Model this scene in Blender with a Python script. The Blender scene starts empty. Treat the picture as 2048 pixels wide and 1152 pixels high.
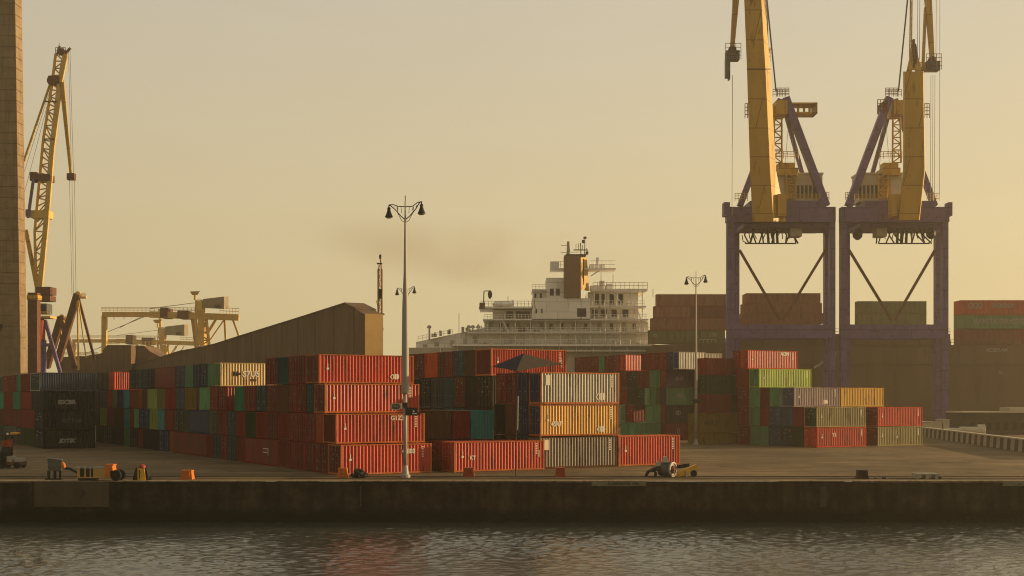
import bpy, math, random
from mathutils import Vector, Matrix
random.seed(7)
SC = bpy.context.scene
COL = SC.collection
F = 2530.0; HZ = 800.0; CAMH = 6.46
YAW = math.radians(29.8)
U = Vector((math.cos(YAW), math.sin(YAW), 0)); V = Vector((-math.sin(YAW), math.cos(YAW), 0))
SUN_AZ = 14.0; SUN_EL = 11.0

def W(px, py, y):                    # a point of the place at distance y seen at (px, py)
    return Vector(((px - 1024) / F * y, y, CAMH - (py - HZ) / F * y))
def G(px, py):                       # the ground point seen at (px, py)
    return W(px, py, CAMH * F / (py - HZ))
def X(px, y): return (px - 1024) / F * y
def Zy(py, y): return CAMH - (py - HZ) / F * y

# ------------------------------------------------------------------ materials
def new_mat(name):
    m = bpy.data.materials.new(name); m.use_nodes = True
    nt = m.node_tree
    return m, nt, nt.nodes['Principled BSDF']
def nd(nt, t, **k):
    n = nt.nodes.new(t)
    for a, b in k.items():
        if a in n.inputs.keys(): n.inputs[a].default_value = b
        else: setattr(n, a, b)
    return n
def ramp(nt, fac, stops):
    r = nt.nodes.new('ShaderNodeValToRGB'); cr = r.color_ramp
    while len(cr.elements) > 1: cr.elements.remove(cr.elements[-1])
    cr.elements[0].position = stops[0][0]; cr.elements[0].color = (*stops[0][1], 1)
    for p, c in stops[1:]:
        e = cr.elements.new(p); e.color = (*c, 1)
    nt.links.new(fac, r.inputs['Fac']); return r
def sc3(c, k): return tuple(min(1, x * k) for x in c)
def surface(name, col, rough=.6, metal=0, var=.25, scale=.6, rust=None, rust_amt=.0, bump=0, streak=False, spec=.2, seam=None, fade=0):
    m, nt, b = new_mat(name); L = nt.links
    tc = nd(nt, 'ShaderNodeTexCoord')
    mp = nd(nt, 'ShaderNodeMapping')
    if streak: mp.inputs['Scale'].default_value = (1, 1, .18)
    L.new(tc.outputs['Object'], mp.inputs['Vector'])
    oi = nd(nt, 'ShaderNodeObjectInfo')
    ad = nd(nt, 'ShaderNodeVectorMath', operation='ADD'); L.new(mp.outputs[0], ad.inputs[0])
    cb = nd(nt, 'ShaderNodeVectorMath', operation='SCALE'); cb.inputs[0].default_value = (37, 91, 53)
    L.new(oi.outputs['Random'], cb.inputs['Scale']); L.new(cb.outputs[0], ad.inputs[1])
    n1 = nd(nt, 'ShaderNodeTexNoise', Scale=scale, Detail=6.0, Roughness=.65); L.new(ad.outputs[0], n1.inputs['Vector'])
    r1 = ramp(nt, n1.outputs['Fac'], [(.25, sc3(col, 1 - var)), (.55, col), (.8, sc3(col, 1 + var))])
    out = r1.outputs['Color']
    if rust:
        n2 = nd(nt, 'ShaderNodeTexNoise', Scale=scale * 2.7, Detail=8.0, Roughness=.7); L.new(ad.outputs[0], n2.inputs['Vector'])
        r2 = ramp(nt, n2.outputs['Fac'], [(.62 - rust_amt, (0, 0, 0)), (.72 - rust_amt * .6, (1, 1, 1))])
        mx = nd(nt, 'ShaderNodeMix', data_type='RGBA'); L.new(r2.outputs['Color'], mx.inputs[0])
        L.new(out, mx.inputs[6]); mx.inputs[7].default_value = (*rust, 1); out = mx.outputs[2]
    if fade:       # sun-bleached to a different degree from one object to the next
        fm = nd(nt, 'ShaderNodeMapRange'); fm.inputs['To Min'].default_value = 1 - fade; fm.inputs['To Max'].default_value = 1 + fade; L.new(oi.outputs['Random'], fm.inputs['Value'])
        fh = nd(nt, 'ShaderNodeHueSaturation'); L.new(out, fh.inputs['Color']); L.new(fm.outputs[0], fh.inputs['Value']); out = fh.outputs[0]
    if seam:       # welded plate or sheet joints
        sx = nd(nt, 'ShaderNodeSeparateXYZ'); L.new(tc.outputs['Object'], sx.inputs[0])
        sa = nd(nt, 'ShaderNodeMath', operation='ADD'); L.new(sx.outputs['X'], sa.inputs[0]); L.new(sx.outputs['Y'], sa.inputs[1])
        cx = nd(nt, 'ShaderNodeCombineXYZ'); L.new(sa.outputs[0], cx.inputs[0]); L.new(sx.outputs['Z'], cx.inputs[1])
        bk = nd(nt, 'ShaderNodeTexBrick'); L.new(cx.outputs[0], bk.inputs['Vector'])
        for k_, v_ in (('Scale', 1.0), ('Mortar Size', seam[2]), ('Mortar Smooth', .3), ('Brick Width', seam[0]), ('Row Height', seam[1])): bk.inputs[k_].default_value = v_
        bk.inputs['Color1'].default_value = (1, 1, 1, 1); bk.inputs['Color2'].default_value = (.86, .86, .86, 1); bk.inputs['Mortar'].default_value = (.5, .47, .43, 1)
        mb_ = nd(nt, 'ShaderNodeMix', data_type='RGBA', blend_type='MULTIPLY'); mb_.inputs[0].default_value = 1; L.new(out, mb_.inputs[6]); L.new(bk.outputs['Color'], mb_.inputs[7]); out = mb_.outputs[2]
    L.new(out, b.inputs['Base Color'])
    b.inputs['Roughness'].default_value = rough; b.inputs['Metallic'].default_value = metal
    b.inputs['Specular IOR Level'].default_value = spec
    if bump:
        n3 = nd(nt, 'ShaderNodeTexNoise', Scale=scale * 9, Detail=8.0); L.new(tc.outputs['Object'], n3.inputs['Vector'])
        bp = nd(nt, 'ShaderNodeBump', Strength=bump, Distance=.05); L.new(n3.outputs['Fac'], bp.inputs['Height'])
        L.new(bp.outputs[0], b.inputs['Normal'])
    return m

RUST = (.07, .03, .014)
PC = {  # container paints: name -> base colour
 'red': (.47, .052, .026), 'crimson': (.21, .015, .015), 'maroon': (.15, .022, .016), 'dark red': (.19, .018, .014),
 'orange red': (.50, .075, .018), 'navy': (.014, .034, .085), 'dark navy': (.007, .010, .022), 'slate blue': (.05, .066, .105),
 'dark teal': (.016, .055, .065), 'teal': (.035, .27, .26), 'emerald green': (.025, .20, .10), 'green': (.11, .25, .12),
 'dark green': (.022, .042, .014), 'olive': (.13, .13, .045), 'lime green': (.30, .40, .06), 'yellow green': (.22, .27, .07),
 'mustard': (.20, .125, .022), 'yellow': (.62, .38, .055), 'golden': (.52, .27, .045), 'tan': (.50, .35, .13), 'grey': (.19, .158, .115),
 'pale grey': (.34, .305, .235), 'mauve grey': (.30, .235, .215), 'olive grey': (.27, .23, .10), 'brown': (.10, .045, .022),
 'black': (.010, .010, .010), 'orange': (.46, .145, .045), 'rust': (.25, .085, .045), 'purple': (.09, .035, .06), 'pale green': (.20, .32, .18), 'orange brown': (.26, .085, .022),
 'grey green': (.075, .09, .065), 'dark grey': (.035, .038, .04)}
PAINT = {k: surface('paint_' + k.replace(' ', '_'), c, rough=.37, var=.30, scale=.55, rust=RUST, rust_amt=.085, streak=True, spec=.32, fade=.14) for k, c in PC.items()}
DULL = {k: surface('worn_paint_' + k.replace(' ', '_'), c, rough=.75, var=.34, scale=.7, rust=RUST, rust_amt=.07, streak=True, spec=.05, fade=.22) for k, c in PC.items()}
M_WHITE = surface('white_lettering', (.72, .66, .52), .6, var=.15, scale=3)
M_DIMWHITE = surface('faded_lettering', (.30, .29, .25), .7, var=.3, scale=4)
M_STEEL = surface('galvanised_bar', (.16, .155, .14), .45, metal=.6, var=.3)
M_QTOP = surface('chipped_coping', (.25, .19, .115), .9, var=.45, scale=.9, rust=(.05, .04, .025), rust_amt=.12, bump=.5)
M_SIGN = surface('weathered_sign', (.20, .18, .105), .85, var=.35, scale=2)
M_PATCH = surface('patched_concrete', (.082, .064, .041), .9, var=.4, scale=.7, bump=.5, streak=True)
M_GHOUSE = surface('gantry_house', (.25, .20, .12), .6, var=.25, scale=.4, rust=RUST, rust_amt=.03)
M_CREAM = surface('cream_house', (.60, .54, .40), .6, var=.15, scale=.4, rust=RUST, rust_amt=.02)
M_DARK = surface('dark_metal', (.018, .017, .016), .5, var=.3)
M_BLACK = surface('black_rubber', (.012, .012, .013), .65, var=.3)
M_YEL = surface('crane_yellow', (.56, .335, .05), .5, var=.22, scale=.25, rust=(.16, .07, .02), rust_amt=.06, streak=True, seam=(9, 5.5, .10))
M_YEL2 = surface('pale_crane_yellow', (.62, .40, .10), .55, var=.2, scale=.25, rust=(.2, .1, .04), rust_amt=.05)
M_PURP = surface('purple_paint', (.155, .10, .23), .5, var=.26, scale=.3, rust=RUST, rust_amt=.06, seam=(7, 4.2, .09))
M_HOUSE = surface('machinery_house_grey', (.40, .37, .28), .6, var=.2, scale=.4, rust=RUST, rust_amt=.02)
M_MAST = surface('ochre_mast', (.36, .21, .075), .6, var=.25, scale=1)
M_RUSTY = surface('rusty_steel', (.13, .055, .03), .7, var=.35, scale=1)
M_GREYP = surface('weathered_pole_grey', (.34, .31, .26), .5, var=.18, scale=.5, streak=True)
M_SHIPW = surface('ship_white', (.92, .89, .80), .5, var=.06, scale=.3, rust=(.42, .28, .15), rust_amt=.03, streak=True, seam=(6, 2.7, .06))
M_SHIPG = surface('ship_grey', (.42, .40, .32), .6, var=.3, scale=.25, rust=(.16, .09, .05), rust_amt=.05, streak=True)
M_FUN = surface('funnel_brown', (.18, .10, .055), .6, var=.2, scale=.4)
M_FUNY = surface('funnel_yellow', (.5, .3, .07), .6, var=.2, scale=.4)
M_HULL = surface('dark_hull', (.115, .072, .038), .6, var=.35, scale=.12, rust=RUST, rust_amt=.06, streak=True)
M_SHED = surface('brown_cladding', (.155, .098, .052), .85, var=.38, scale=.5, bump=.6, streak=True, seam=(3.2, 40, .10))
M_SHEDT = surface('tan_render', (.40, .26, .10), .85, var=.2, scale=.3)
M_GLASS = surface('dark_glass', (.02, .022, .022), .15, var=.2)
M_ORANGE = surface('orange_paint', (.55, .16, .025), .5, var=.25, scale=2, rust=RUST, rust_amt=.05)
M_ORDARK = surface('weathered_orange', (.34, .07, .022), .6, var=.3, scale=2, rust=RUST, rust_amt=.08)
M_MYEL = surface('machine_yellow', (.65, .36, .035), .45, var=.2, scale=2, rust=RUST, rust_amt=.05)
M_TAN = surface('tan_panel', (.46, .28, .09), .6, var=.2, scale=2)
M_RED = surface('red_cap', (.32, .03, .02), .5, var=.2)
M_GREY = surface('machine_grey', (.10, .105, .09), .5, var=.3, scale=2)
M_CANV_SHADE = surface('canopy_shaded_blue', (.012, .016, .030), .9, var=.2, scale=2)  # shade on the canopy's left side, put into its colour
M_CANV_LIT = surface('canopy_sunlit_brown', (.06, .045, .032), .9, var=.2, scale=1.5)  # sunlight on the right-hand panels, put into their colour
M_CONC = surface('pale_concrete', (.34, .29, .21), .9, var=.25, scale=.6, bump=.2)
M_STRD = surface('dark_stripe_paint', (.06, .05, .035), .8, var=.3, scale=1)
M_RAIL = surface('rail_steel', (.10, .075, .05), .4, metal=.7, var=.3)
M_ROPE = surface('wire_rope', (.07, .06, .045), .6, var=.1)
M_PALE = surface('pale_plaster', (.45, .40, .29), .85, var=.2)

def mat_tower():
    m, nt, b = new_mat('tower_concrete'); L = nt.links
    tc = nd(nt, 'ShaderNodeTexCoord')
    n = nd(nt, 'ShaderNodeTexNoise', Scale=.35, Detail=8.0, Roughness=.7); L.new(tc.outputs['Object'], n.inputs['Vector'])
    r = ramp(nt, n.outputs['Fac'], [(.3, (.19, .13, .07)), (.6, (.29, .21, .12)), (.8, (.37, .28, .165))])
    mp = nd(nt, 'ShaderNodeMapping'); mp.inputs['Scale'].default_value = (2.2, 2.2, .12); L.new(tc.outputs['Object'], mp.inputs['Vector'])
    n2 = nd(nt, 'ShaderNodeTexNoise', Scale=1.0, Detail=5.0); L.new(mp.outputs[0], n2.inputs['Vector'])
    mx = nd(nt, 'ShaderNodeMix', data_type='RGBA', blend_type='MULTIPLY'); mx.inputs[0].default_value = .6
    r2 = ramp(nt, n2.outputs['Fac'], [(.35, (.6, .57, .52)), (.6, (1, 1, 1))])
    L.new(r.outputs['Color'], mx.inputs[6]); L.new(r2.outputs['Color'], mx.inputs[7]); L.new(mx.outputs[2], b.inputs['Base Color'])
    b.inputs['Roughness'].default_value = .9; b.inputs['Specular IOR Level'].default_value = .12
    n3 = nd(nt, 'ShaderNodeTexNoise', Scale=6.0, Detail=8.0); L.new(tc.outputs['Object'], n3.inputs['Vector'])
    bp = nd(nt, 'ShaderNodeBump', Strength=.4, Distance=.06); L.new(n3.outputs['Fac'], bp.inputs['Height']); L.new(bp.outputs[0], b.inputs['Normal'])
    return m
M_TOWER = mat_tower()

def mat_ground():
    m, nt, b = new_mat('quay_surface'); L = nt.links
    tc = nd(nt, 'ShaderNodeTexCoord')
    n1 = nd(nt, 'ShaderNodeTexNoise', Scale=.05, Detail=9.0, Roughness=.65); L.new(tc.outputs['Object'], n1.inputs['Vector'])
    mp = nd(nt, 'ShaderNodeMapping'); mp.inputs['Scale'].default_value = (.06, .5, 1); L.new(tc.outputs['Object'], mp.inputs['Vector'])
    n2 = nd(nt, 'ShaderNodeTexNoise', Scale=1.0, Detail=7.0, Roughness=.7); L.new(mp.outputs[0], n2.inputs['Vector'])
    r1 = ramp(nt, n1.outputs['Fac'], [(.3, (.085, .060, .029)), (.55, (.18, .128, .064)), (.75, (.26, .19, .097))])
    r2 = ramp(nt, n2.outputs['Fac'], [(.33, (.34, .31, .28)), (.48, (.9, .9, .9)), (.68, (1.35, 1.3, 1.22))])
    mx = nd(nt, 'ShaderNodeMix', data_type='RGBA', blend_type='MULTIPLY'); mx.inputs[0].default_value = .85
    L.new(r1.outputs['Color'], mx.inputs[6]); L.new(r2.outputs['Color'], mx.inputs[7])
    n4 = nd(nt, 'ShaderNodeTexNoise', Scale=.22, Detail=7.0, Roughness=.62, Distortion=1.2); L.new(tc.outputs['Object'], n4.inputs['Vector'])
    r4 = ramp(nt, n4.outputs['Fac'], [(.30, (.35, .33, .31)), (.42, (.85, .85, .85)), (.60, (1, 1, 1)), (.72, (1.25, 1.2, 1.12))])
    m4 = nd(nt, 'ShaderNodeMix', data_type='RGBA', blend_type='MULTIPLY'); m4.inputs[0].default_value = .9; L.new(mx.outputs[2], m4.inputs[6]); L.new(r4.outputs['Color'], m4.inputs[7])
    bk = nd(nt, 'ShaderNodeTexBrick'); L.new(tc.outputs['Object'], bk.inputs['Vector'])
    for k_, v_ in (('Scale', 1.0), ('Mortar Size', .05), ('Mortar Smooth', .4), ('Brick Width', 9.0), ('Row Height', 6.0)): bk.inputs[k_].default_value = v_
    bk.inputs['Color1'].default_value = (1, 1, 1, 1); bk.inputs['Color2'].default_value = (.82, .80, .78, 1); bk.inputs['Mortar'].default_value = (.45, .43, .4, 1)
    m5 = nd(nt, 'ShaderNodeMix', data_type='RGBA', blend_type='MULTIPLY'); m5.inputs[0].default_value = .7; L.new(m4.outputs[2], m5.inputs[6]); L.new(bk.outputs['Color'], m5.inputs[7])
    L.new(m5.outputs[2], b.inputs['Base Color'])
    b.inputs['Roughness'].default_value = .9; b.inputs['Specular IOR Level'].default_value = .12
    n3 = nd(nt, 'ShaderNodeTexNoise', Scale=3.0, Detail=9.0, Roughness=.7); L.new(tc.outputs['Object'], n3.inputs['Vector'])
    bp = nd(nt, 'ShaderNodeBump', Strength=.5, Distance=.06); L.new(n3.outputs['Fac'], bp.inputs['Height']); L.new(bp.outputs[0], b.inputs['Normal'])
    return m
M_GROUND = mat_ground()

def mat_quay():
    m, nt, b = new_mat('stained_quay_concrete'); L = nt.links
    tc = nd(nt, 'ShaderNodeTexCoord'); sp = nd(nt, 'ShaderNodeSeparateXYZ'); L.new(tc.outputs['Object'], sp.inputs[0])
    n1 = nd(nt, 'ShaderNodeTexNoise', Scale=.45, Detail=9.0, Roughness=.7); L.new(tc.outputs['Object'], n1.inputs['Vector'])
    r1 = ramp(nt, n1.outputs['Fac'], [(.3, (.018, .013, .008)), (.52, (.046, .035, .022)), (.75, (.105, .080, .05))])
    mp = nd(nt, 'ShaderNodeMapping'); mp.inputs['Scale'].default_value = (1.6, 1.6, .16); L.new(tc.outputs['Object'], mp.inputs['Vector'])
    n2 = nd(nt, 'ShaderNodeTexNoise', Scale=1.0, Detail=6.0); L.new(mp.outputs[0], n2.inputs['Vector'])
    r2 = ramp(nt, n2.outputs['Fac'], [(.35, (.42, .40, .36)), (.62, (1, 1, 1))])
    mx = nd(nt, 'ShaderNodeMix', data_type='RGBA', blend_type='MULTIPLY'); mx.inputs[0].default_value = .8
    L.new(r1.outputs['Color'], mx.inputs[6]); L.new(r2.outputs['Color'], mx.inputs[7])
    # tide-wet weed band; undercut shadow at the wall's foot painted in too
    wob = nd(nt, 'ShaderNodeMath', operation='MULTIPLY_ADD'); L.new(n1.outputs['Fac'], wob.inputs[0]); wob.inputs[1].default_value = .9; L.new(sp.outputs['Z'], wob.inputs[2])
    mr = nd(nt, 'ShaderNodeMapRange'); mr.inputs['From Min'].default_value = -2.15; mr.inputs['From Max'].default_value = -1.55; L.new(wob.outputs[0], mr.inputs['Value'])
    m2 = nd(nt, 'ShaderNodeMix', data_type='RGBA'); L.new(mr.outputs[0], m2.inputs[0]); m2.inputs[6].default_value = (.012, .013, .007, 1); L.new(mx.outputs[2], m2.inputs[7])
    L.new(m2.outputs[2], b.inputs['Base Color']); b.inputs['Roughness'].default_value = .85; b.inputs['Specular IOR Level'].default_value = .12
    n3 = nd(nt, 'ShaderNodeTexNoise', Scale=4.0, Detail=9.0, Roughness=.7); L.new(tc.outputs['Object'], n3.inputs['Vector'])
    bp = nd(nt, 'ShaderNodeBump', Strength=.7, Distance=.08); L.new(n3.outputs['Fac'], bp.inputs['Height']); L.new(bp.outputs[0], b.inputs['Normal'])
    return m
M_QUAY = mat_quay()

def mat_water():
    m, nt, b = new_mat('harbour_water'); L = nt.links
    b.inputs['Base Color'].default_value = (.045, .050, .040, 1); b.inputs['Roughness'].default_value = .07
    b.inputs['IOR'].default_value = 1.42
    tc = nd(nt, 'ShaderNodeTexCoord')
    h = None
    for (sx, sy, scl, amp, rot) in ((.8, 1.0, 2.6, .5, 12), (.9, 1.2, 6.5, .25, -14)):
        mp = nd(nt, 'ShaderNodeMapping'); mp.inputs['Scale'].default_value = (sx, sy, 1); mp.inputs['Rotation'].default_value = (0, 0, math.radians(rot)); L.new(tc.outputs['Object'], mp.inputs['Vector'])
        n = nd(nt, 'ShaderNodeTexNoise', Scale=scl, Detail=4.0, Roughness=.55, Distortion=.6); L.new(mp.outputs[0], n.inputs['Vector'])
        k = nd(nt, 'ShaderNodeMath', operation='MULTIPLY'); k.inputs[1].default_value = amp; L.new(n.outputs['Fac'], k.inputs[0])
        if h is None: h = k.outputs[0]
        else:
            a = nd(nt, 'ShaderNodeMath', operation='ADD'); L.new(h, a.inputs[0]); L.new(k.outputs[0], a.inputs[1]); h = a.outputs[0]
    bp = nd(nt, 'ShaderNodeBump', Strength=1.0, Distance=.06); L.new(h, bp.inputs['Height']); L.new(bp.outputs[0], b.inputs['Normal'])
    return m
M_WATER = mat_water()

# ------------------------------------------------------------------ mesh building
class MB:
    def __init__(s): s.v = []; s.f = []; s.m = []
    def add(s, vs, fs, mi=0):
        o = len(s.v); s.v += [tuple(p) for p in vs]; s.f += [tuple(i + o for i in f) for f in fs]; s.m += [mi] * len(fs); return s
    def box(s, x0, x1, y0, y1, z0, z1, mi=0):
        return s.add([(x0,y0,z0),(x1,y0,z0),(x1,y1,z0),(x0,y1,z0),(x0,y0,z1),(x1,y0,z1),(x1,y1,z1),(x0,y1,z1)],
                     [(0,3,2,1),(4,5,6,7),(0,1,5,4),(1,2,6,5),(2,3,7,6),(3,0,4,7)], mi)
    def frustum(s, cx, cy, z0, z1, a0, b0, a1, b1, mi=0):
        return s.add([(cx-a0,cy-b0,z0),(cx+a0,cy-b0,z0),(cx+a0,cy+b0,z0),(cx-a0,cy+b0,z0),(cx-a1,cy-b1,z1),(cx+a1,cy-b1,z1),(cx+a1,cy+b1,z1),(cx-a1,cy+b1,z1)],
                     [(0,3,2,1),(4,5,6,7),(0,1,5,4),(1,2,6,5),(2,3,7,6),(3,0,4,7)], mi)
    def hexa(s, bot, top, mi=0):
        return s.add(list(bot) + list(top), [(0,3,2,1),(4,5,6,7),(0,1,5,4),(1,2,6,5),(2,3,7,6),(3,0,4,7)], mi)
    def bar(s, p0, p1, w, h=None, w1=None, mi=0):
        p0 = Vector(p0); p1 = Vector(p1); h = h or w; k = (w1 / w) if w1 else 1
        d = (p1 - p0).normalized(); up = Vector((0, 0, 1)) if abs(d.z) < .9 else Vector((0, 1, 0))
        a = d.cross(up).normalized(); b = a.cross(d).normalized()
        q = [(-1,-1),(1,-1),(1,1),(-1,1)]
        return s.hexa([p0 + a*x*w/2 + b*y*h/2 for x, y in q], [p1 + a*x*w/2*k + b*y*h/2*k for x, y in q], mi)
    def tube(s, p0, p1, r0, r1=None, n=8, mi=0, cap=True):
        p0 = Vector(p0); p1 = Vector(p1); r1 = r0 if r1 is None else r1
        d = (p1 - p0).normalized(); up = Vector((0, 0, 1)) if abs(d.z) < .9 else Vector((0, 1, 0))
        a = d.cross(up).normalized(); b = a.cross(d).normalized(); vs = []
        for p, r in ((p0, r0), (p1, r1)):
            for i in range(n):
                t = 2*math.pi*i/n; vs.append(p + a*r*math.cos(t) + b*r*math.sin(t))
        fs = [(i, i+n, (i+1) % n + n, (i+1) % n) for i in range(n)]
        if cap: fs += [tuple(range(n)), tuple(range(2*n-1, n-1, -1))]
        return s.add(vs, fs, mi)
    def path(s, pts, r, n=6, mi=0):
        for a, b in zip(pts[:-1], pts[1:]): s.tube(a, b, r, n=n, mi=mi)
        return s
    def lathe(s, c, prof, n=16, mi=0, axis=None):
        c = Vector(c); az = Vector(axis or (0,0,1)).normalized()
        up = Vector((0,0,1)) if abs(az.z) < .9 else Vector((0,1,0))
        a = az.cross(up).normalized(); b = az.cross(a).normalized(); vs = []
        for r, z in prof:
            for i in range(n):
                t = 2*math.pi*i/n; vs.append(c + az*z + a*r*math.cos(t) + b*r*math.sin(t))
        k = len(prof); fs = []
        for j in range(k-1):
            for i in range(n): fs.append((j*n+i, j*n+(i+1) % n, (j+1)*n+(i+1) % n, (j+1)*n+i))
        fs += [tuple(range(n-1, -1, -1)), tuple((k-1)*n + i for i in range(n))]
        return s.add(vs, fs, mi)
    def prism(s, poly, d, mi=0):      # poly: list of points, extruded by the vector d
        n = len(poly); d = Vector(d); vs = [Vector(p) for p in poly] + [Vector(p) + d for p in poly]
        fs = [tuple(range(n)), tuple(range(2*n-1, n-1, -1))] + [(i, i+n, (i+1) % n + n, (i+1) % n) for i in range(n)]
        return s.add(vs, fs, mi)
    def lattice(s, a0, a1, b0, b1, n, r, chord=None, mi=0):   # two chords a and b with n zigzag bays
        a0, a1, b0, b1 = map(Vector, (a0, a1, b0, b1))
        if chord: s.tube(a0, a1, chord, mi=mi); s.tube(b0, b1, chord, mi=mi)
        for i in range(n):
            p = a0.lerp(a1, i/n); q = b0.lerp(b1, (i+1)/n); p2 = b0.lerp(b1, i/n); q2 = a0.lerp(a1, (i+1)/n)
            if i % 2 == 0: s.tube(p, q, r, n=4, mi=mi)
            else: s.tube(p2, q2, r, n=4, mi=mi)
            s.tube(q, q2, r, n=4, mi=mi)
        return s
    def railing(s, p0, p1, h, n, r=.04, mi=0, rows=3):
        p0 = Vector(p0); p1 = Vector(p1); z = Vector((0, 0, 1))
        for i in range(n+1):
            p = p0.lerp(p1, i/n); s.tube(p, p + z*h, r, n=4, mi=mi)
        for k in range(rows):
            q = z*h*(k+1)/rows; s.tube(p0+q, p1+q, r, n=4, mi=mi)
        return s
    def mesh(s, name, mats, smooth=False):
        me = bpy.data.meshes.new(name); me.from_pydata(s.v, [], s.f)
        for m in (mats if isinstance(mats, (list, tuple)) else [mats]): me.materials.append(m)
        me.polygons.foreach_set('material_index', s.m)
        if smooth: me.polygons.foreach_set('use_smooth', [True]*len(s.f))
        me.update(); return me
    def build(s, name, mats, parent=None, smooth=False, label=None):
        if parent is not None:          # vertices are given in world coordinates
            r = parent
            while r.parent: r = r.parent
            mi = Matrix.LocRotScale(r.location, r.rotation_euler, r.scale).inverted()
            s.v = [tuple(mi @ Vector(p)) for p in s.v]
        o = bpy.data.objects.new(name, s.mesh(name, mats, smooth)); COL.objects.link(o)
        if parent is not None: o.parent = parent
        if label: o['label'] = label
        return o

LABELS = {}
def tag(o, label, cat, group=None):
    o['label'] = label; o['category'] = cat
    if group: o['group'] = group
    return o
def thing(name, label, cat, loc, rz=0, group=None, scale=None):
    o = bpy.data.objects.new(name, None); COL.objects.link(o)
    o.empty_display_size = .5; o.location = loc; o.rotation_euler = (0, 0, rz)
    if scale: o.scale = scale
    return tag(o, label, cat, group)
def structure(o, kind='structure'): o['kind'] = kind; return o

_txt = {}
def text_mesh(body, size, mat, extrude=.006, shear=0, bold=0):
    key = (body, round(size, 3), mat.name, shear, bold)
    if key in _txt: return _txt[key]
    cu = bpy.data.curves.new('lettering', 'FONT'); cu.body = body; cu.size = size; cu.extrude = extrude
    cu.align_x = 'CENTER'; cu.align_y = 'CENTER'; cu.shear = shear; cu.offset = bold; cu.resolution_u = 3
    ob = bpy.data.objects.new('lettering', cu); COL.objects.link(ob)
    dg = bpy.context.evaluated_depsgraph_get()
    me = bpy.data.meshes.new_from_object(ob.evaluated_get(dg)); me.materials.clear(); me.materials.append(mat)
    bpy.data.objects.remove(ob); _txt[key] = me; return me

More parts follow.
